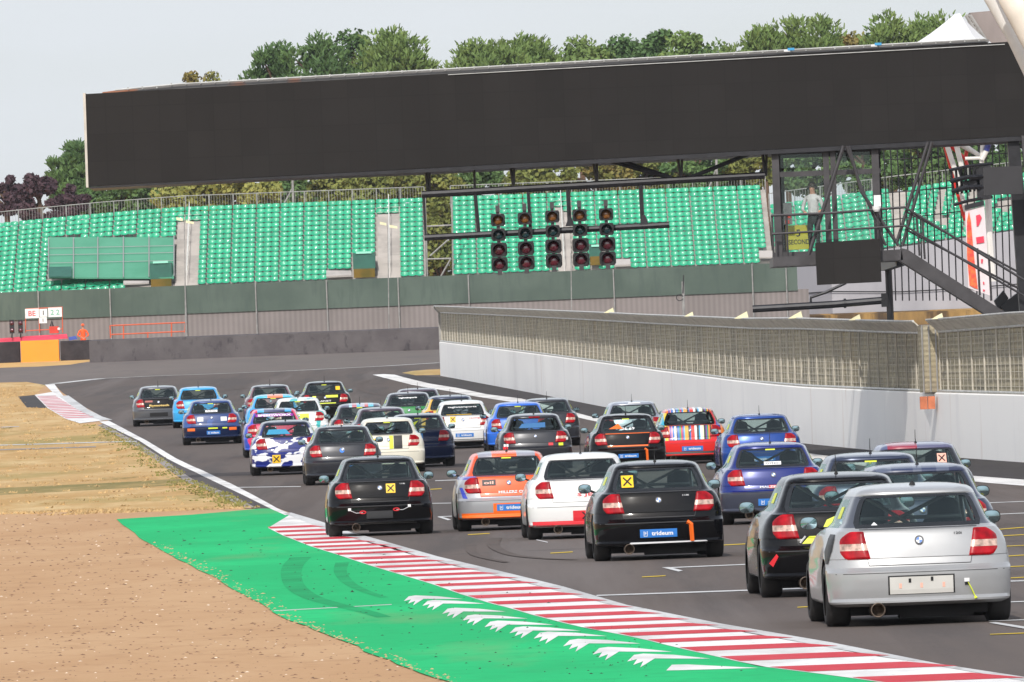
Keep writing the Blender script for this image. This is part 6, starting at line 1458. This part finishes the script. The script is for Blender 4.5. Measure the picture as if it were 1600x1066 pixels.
def d26(t): txt(t, 'SPEEDWORX', 0, 1.15, .06, .92, M_wt, bold=.04); vinyl(pquad(-.52, .52, 1.115, 1.19, .006, 10, 2), 'sun_strip', v_((150, 50, 160)), t)
def d27(t):
    sq(t, -.26, .40, .20); vinyl(ppoly([(-.48, 1.0), (.10, 1.0), (.0, 1.12), (-.42, 1.12)], .006), 'window_graphic', v_((60, 150, 190)), t)
def d28(t): 
    m = MB(); N = 18; c = (-.02, .775); m.add([(c[0], yrear(*c) - .012, c[1])] + [(c[0] + .055 * math.cos(2 * math.pi * k / N), yrear(c[0], c[1] + .055 * math.sin(2 * math.pi * k / N)) - .012, c[1] + .055 * math.sin(2 * math.pi * k / N)) for k in range(N)], [(0, 1 + k, 1 + (k + 1) % N) for k in range(N)]); vinyl(m, 'blue_roundel', M_vblue, t)
    plate(t, cx=.14, cz=.38, w=.26, h=.09)
def d29(t):
    for a, b, mt in ((.02, .115, M_acid), (.125, .33, M_vblk)): vinyl(pquad(a, b, .585, .90, .007), 'tail_stripe', mt, t)
    sq(t, -.36, .76, .17); m = MB(); patch([(-.80, .19), (.80, .19), (.80, .24), (-.80, .24)], 16, 1, .006, m); vinyl(m, 'black_valance', M_vblk, t)
def d30(t):
    for a in (-.10, .02): vinyl(pquad(a, a + .07, .585, .905, .007), 'tail_stripe', v_((60, 130, 190)), t)
    vinyl(ppoly([(-.30, 1.0), (-.1, 1.05), (.0, 1.16), (-.12, 1.12)], .006), 'window_graphic', M_acid, t)
def d33(t): txt(t, 'Rymotech', .02, .68, .09, .66, M_gold, bold=.05); vinyl(pquad(-.45, -.2, .80, .86, .008), 'small_sticker', v_((150, 60, 50)), t); m = MB(); patch([(-.70, .20), (.70, .20), (.68, .25), (-.68, .25)], 14, 1, .008, m); vinyl(m, 'valance_strip', M_wt, t); vinyl(pquad(-.30, .30, .32, .45, .006), 'plate_recess', M_vblk, t)
def d35(t):
    for x in (-.34, .36): vinyl(pquad(x - .09, x + .09, .70, .82, .008), 'white_sticker', M_wt, t)
    for x in (-.62, .62): vinyl(pquad(x - .11, x + .11, .42, .50, .009), 'orange_sticker', M_vor, t)
    for x, w in ((.03, .14), (.38, .07)): vinyl(pquad(x - w, x + w, .47, .51, .009), 'yellow_sticker', M_acid, t)
    plate(t, cx=.04, cz=.36, w=.40, h=.11); vinyl(pquad(-.18, .18, .97, 1.03, .008), 'window_sticker', M_wt, t); txt(t, 'PORTAL', 0, 1.0, .035, .28, M_ink); m = MB(); patch([(-.70, .20), (.70, .20), (.68, .24), (-.68, .24)], 14, 1, .008, m); vinyl(m, 'valance_strip', v_((150, 154, 160)), t)
rc = [(230, 60, 50), (240, 200, 60), (60, 60, 60), (240, 240, 236), (60, 170, 220), (240, 130, 50), (60, 150, 90), (40, 110, 190), (236, 150, 150), (200, 30, 40), (250, 240, 200), (120, 80, 160), (240, 170, 60)]
rs_ = random.Random(5); multi_c = []; p_ = 0
while p_ < .98 and len(multi_c) < 31: multi_c.append((p_, rs_.choice(rc))); p_ += rs_.uniform(.02, .048)
multi = paint('multi_stripe', (220, 60, 50), pattern=stripes(multi_c, 'X', -.56, .56)); multi2 = paint('multi_stripe_body', (220, 60, 50), pattern=stripes([(0, (214, 120, 70)), (.06, (230, 230, 226)), (.10, (60, 170, 200)), (.16, (230, 200, 60)), (.2, (214, 50, 40)), (.8, (200, 40, 40)), (.86, (60, 60, 140)), (.92, (230, 130, 60))], 'X', -.87, .87))
or_roof = paint('orange_roof', (246, 96, 40), pattern=stripes([(0, (240, 90, 44)), (.12, (150, 150, 160)), (.30, (246, 96, 40)), (.62, (150, 150, 160)), (.86, (240, 90, 44))], 'X', -.65, .65))
sw_roof = paint('blue_white_roof', (90, 110, 160), pattern=stripes([(0, (50, 58, 84)), (.10, (84, 92, 112)), (.24, (48, 58, 88)), (.44, (82, 90, 110)), (.52, (48, 58, 88)), (.66, (84, 92, 112)), (.78, (50, 56, 82))], 'X', -.62, .62))
rd_roof = paint('red_patch_roof', (90, 60, 90), pattern=stripes([(0, (84, 92, 124)), (.14, (150, 50, 70)), (.50, (92, 92, 120))], 'X', -.62, .62))
cy_roof = paint('cyan_orange_roof', (90, 190, 220), pattern=stripes([(0, (80, 186, 216)), (.34, (240, 130, 90)), (.72, (80, 186, 216))], 'X', -.62, .62))
st_roof = paint('striped_roof', (90, 100, 120), pattern=stripes([(0, (96, 100, 116)), (.25, (150, 190, 200)), (.32, (190, 110, 120)), (.42, (90, 180, 200)), (.5, (180, 180, 190)), (.6, (200, 110, 110)), (.68, (110, 190, 210)), (.8, (96, 100, 116))], 'X', -.62, .62))
camo = paint('blue_white_camouflage', (34, 50, 120), pattern=blobs((232, 234, 238), (26, 40, 120), 2.6, .485, (1.0, .5, 2.0), .012)); pinkb = paint('pink_blue', (230, 60, 110), pattern=blobs((226, 56, 100), (44, 84, 190), 1.6, .50, (1, .6, 1), .03)); pinkp = paint('pink', (232, 64, 100)); pkroof = paint('pink_blue_roof', (60, 70, 130), pattern=stripes([(0, (226, 60, 100)), (.14, (70, 170, 220)), (.28, (56, 60, 100)), (.72, (70, 170, 220)), (.86, (226, 60, 100))], 'X', -.65, .65))
stk = paint('stickered_blue', (40, 66, 120), pattern=blobs((40, 66, 120), (52, 84, 146), 2, .55)); slv9 = paint('silver_grey', (178, 180, 184), .3, .4); wteal = paint('white_teal', (220, 226, 224), pattern=blobs((226, 228, 226), (70, 180, 180), 2.2, .60, (1, .5, 1), .02))
body9 = paint('silver_orange_body', (178, 180, 184), .3, .2, pattern=stripes([(0, (176, 178, 184)), (.62, (110, 110, 190)), (.66, (240, 92, 42))], 'Z', 0, 1.4))
C_ = car
C_('bright silver hatchback race car nearest the camera, with a blank rear plate', 1434, 975, silver1, tail=silver, bump=silver, roof=silver, rim='s', ant=2, deco=d1, top_sticker=False, driver=('helmeted person at the wheel of the nearest silver car', SB))
C_('black hatchback race car with acid yellow flashes, just left of the nearest silver car', 1314, 930, black, deco=d2, driver=('helmeted person at the wheel of the black car with yellow flashes', SK), top_sticker=False)
C_('race car with blue and pale roof blocks hidden behind the nearest silver car', 1440, 904, bluegrey, roof=sw_roof, top_sticker=False)
C_('blue grey race car with a tall antenna and a white strip in its rear window', 1366, 862, bluegrey, deco=d4)
C_('dark race car with red roof patch and pale crossed square in its rear window', 1436, 828, dgrey, roof=rd_roof, deco=d5, top_sticker=False)
C_('deep blue race car with dark bumper and a white sticker in its rear window', 1208, 818, navy, bump=paint('charcoal_bumper', (56, 60, 74)), deco=d6, driver=('helmeted person at the wheel of the deep blue car with the dark bumper', SB))
C_('glossy black race car with a yellow crossed square in its window and orange tow strap', 1029, 874, black, deco=d7, driver=('helmeted person at the wheel of the black car with the orange tow strap', SK), top_sticker=False)
C_('white race car with red lower bumper and gold wheels', 912, 841, white, rim='g', deco=d8, driver=('helmeted person at the wheel of the white car with the red bumper', SK), top_sticker=False)
C_('orange and silver race car with white lettering across its tailgate', 796, 828, body9, tail=orange, bump=slv9, roof=or_roof, deco=d9, driver=('helmeted person at the wheel of the orange and silver car', SK))
C_('black race car with a yellow crossed square on its tailgate, touching the kerb', 595, 837, black, deco=d10, driver=('helmeted person at the wheel of the black car touching the kerb', SK), top_sticker=False)
C_('royal blue race car with pale blue lettering on its tailgate', 1190, 743, royal, deco=d11, top_sticker=False)
C_('race car covered in multicoloured vertical stripes', 1078, 725, multi2, tail=multi, roof=multi, bump=red, deco=d12, top_sticker=False)
C_('black race car with two orange trim lines across its tailgate', 981, 738, black, bump=black, deco=d13, driver=('helmeted person at the wheel of the black car with orange trim lines', SO))
C_('pale grey race car with a white roof sticker, mostly hidden beside the white wall', 990, 707, sgrey, deco=d14, top_sticker=False)
C_('dark grey race car with a red top brake light and small round stickers', 837, 734, dgrey, deco=d15, top_sticker=False)
C_('bright blue race car half hidden behind the dark grey one', 812, 706, bblue, deco=d16)
C_('near black race car beside the white edge line, behind the bright blue one', 857, 698, dgrey, top_sticker=False)
C_('white race car with white lettering in its rear window and a blue plate', 724, 701, white, deco=d18, top_sticker=False)
C_('grey and yellow race car showing only its left pillar behind the white one', 706, 690, paint('yellow_grey', (220, 170, 60), pattern=stripes([(0, (226, 176, 60)), (.3, (110, 112, 124))], 'X', -.87, .87)), roof=bluegrey, top_sticker=False)
C_('dark race car with a green tailgate and white letters in its rear window', 640, 683, dgrey, tail=green, deco=d20, top_sticker=False)
C_('brown grey race car, just a sliver of roof behind the green tailed one', 655, 675, maroon, top_sticker=False)
C_('black race car with yellow patches, farthest up the middle of the track', 509, 659, black, deco=d22)
C_('white and teal race car with a yellow tail band', 468, 692, wteal, deco=d23)
C_('race car with a cyan and orange roof between the pink and the dark red ones', 430, 685, cyan, roof=cy_roof)
C_('rose and dark grey race car behind the cyan and orange roofed one', 424, 665, rdark, roof=dgrey, top_sticker=False)
C_('pink and blue race car with a lettered purple strip across its window', 431, 714, pinkb, tail=pinkp, roof=pkroof, deco=d26, top_sticker=False)
C_('blue and white camouflage patterned race car with an orange crossed square', 449, 742, camo, roof=bluegrey, deco=d27, top_sticker=False)
C_('dark grey race car with a round blue dot on its tailgate', 537, 757, dgrey, deco=d28, top_sticker=False, rim='s')
C_('cream race car with one yellow and one black stripe on its tailgate', 608, 739, cream, deco=d29)
C_('dark navy race car with pale blue twin tail stripes', 656, 730, dnavy, deco=d30)
C_('dark race car with a roof striped in cyan and red', 565, 705, dgrey, roof=st_roof)
C_('maroon grey race car between the cream one and the striped roof one', 598, 714, maroon, top_sticker=False)
C_('gunmetal race car with gold lettering on a black tailgate, farthest left', 249, 665.5, gun, tail=black, deco=d33)
C_('plain cyan blue race car, second from the left of the pack', 312, 668, cyan, rim='s')
C_('dark blue race car with two white squares and orange patches on its tail', 332, 694.5, stk, bump=dnavy, deco=d35, rim='s')

# ---------------------------------------------------------------- air
hz = MB(); hz.box((0, 560, 26), (700, 1300, 60)); HZM = bpy.data.materials.new('haze_air'); HZM.use_nodes = True; hn_ = HZM.node_tree; hn_.nodes.clear()
ho = hn_.nodes.new('ShaderNodeOutputMaterial'); hv = hn_.nodes.new('ShaderNodeVolumePrincipled'); hv.inputs['Density'].default_value = .00006; hv.inputs['Color'].default_value = (.86, .90, .95, 1); hv.inputs['Anisotropy'].default_value = .2
hn_.links.new(hv.outputs[0], ho.inputs['Volume']); o = hz.build('haze', HZM); o['kind'] = 'stuff'
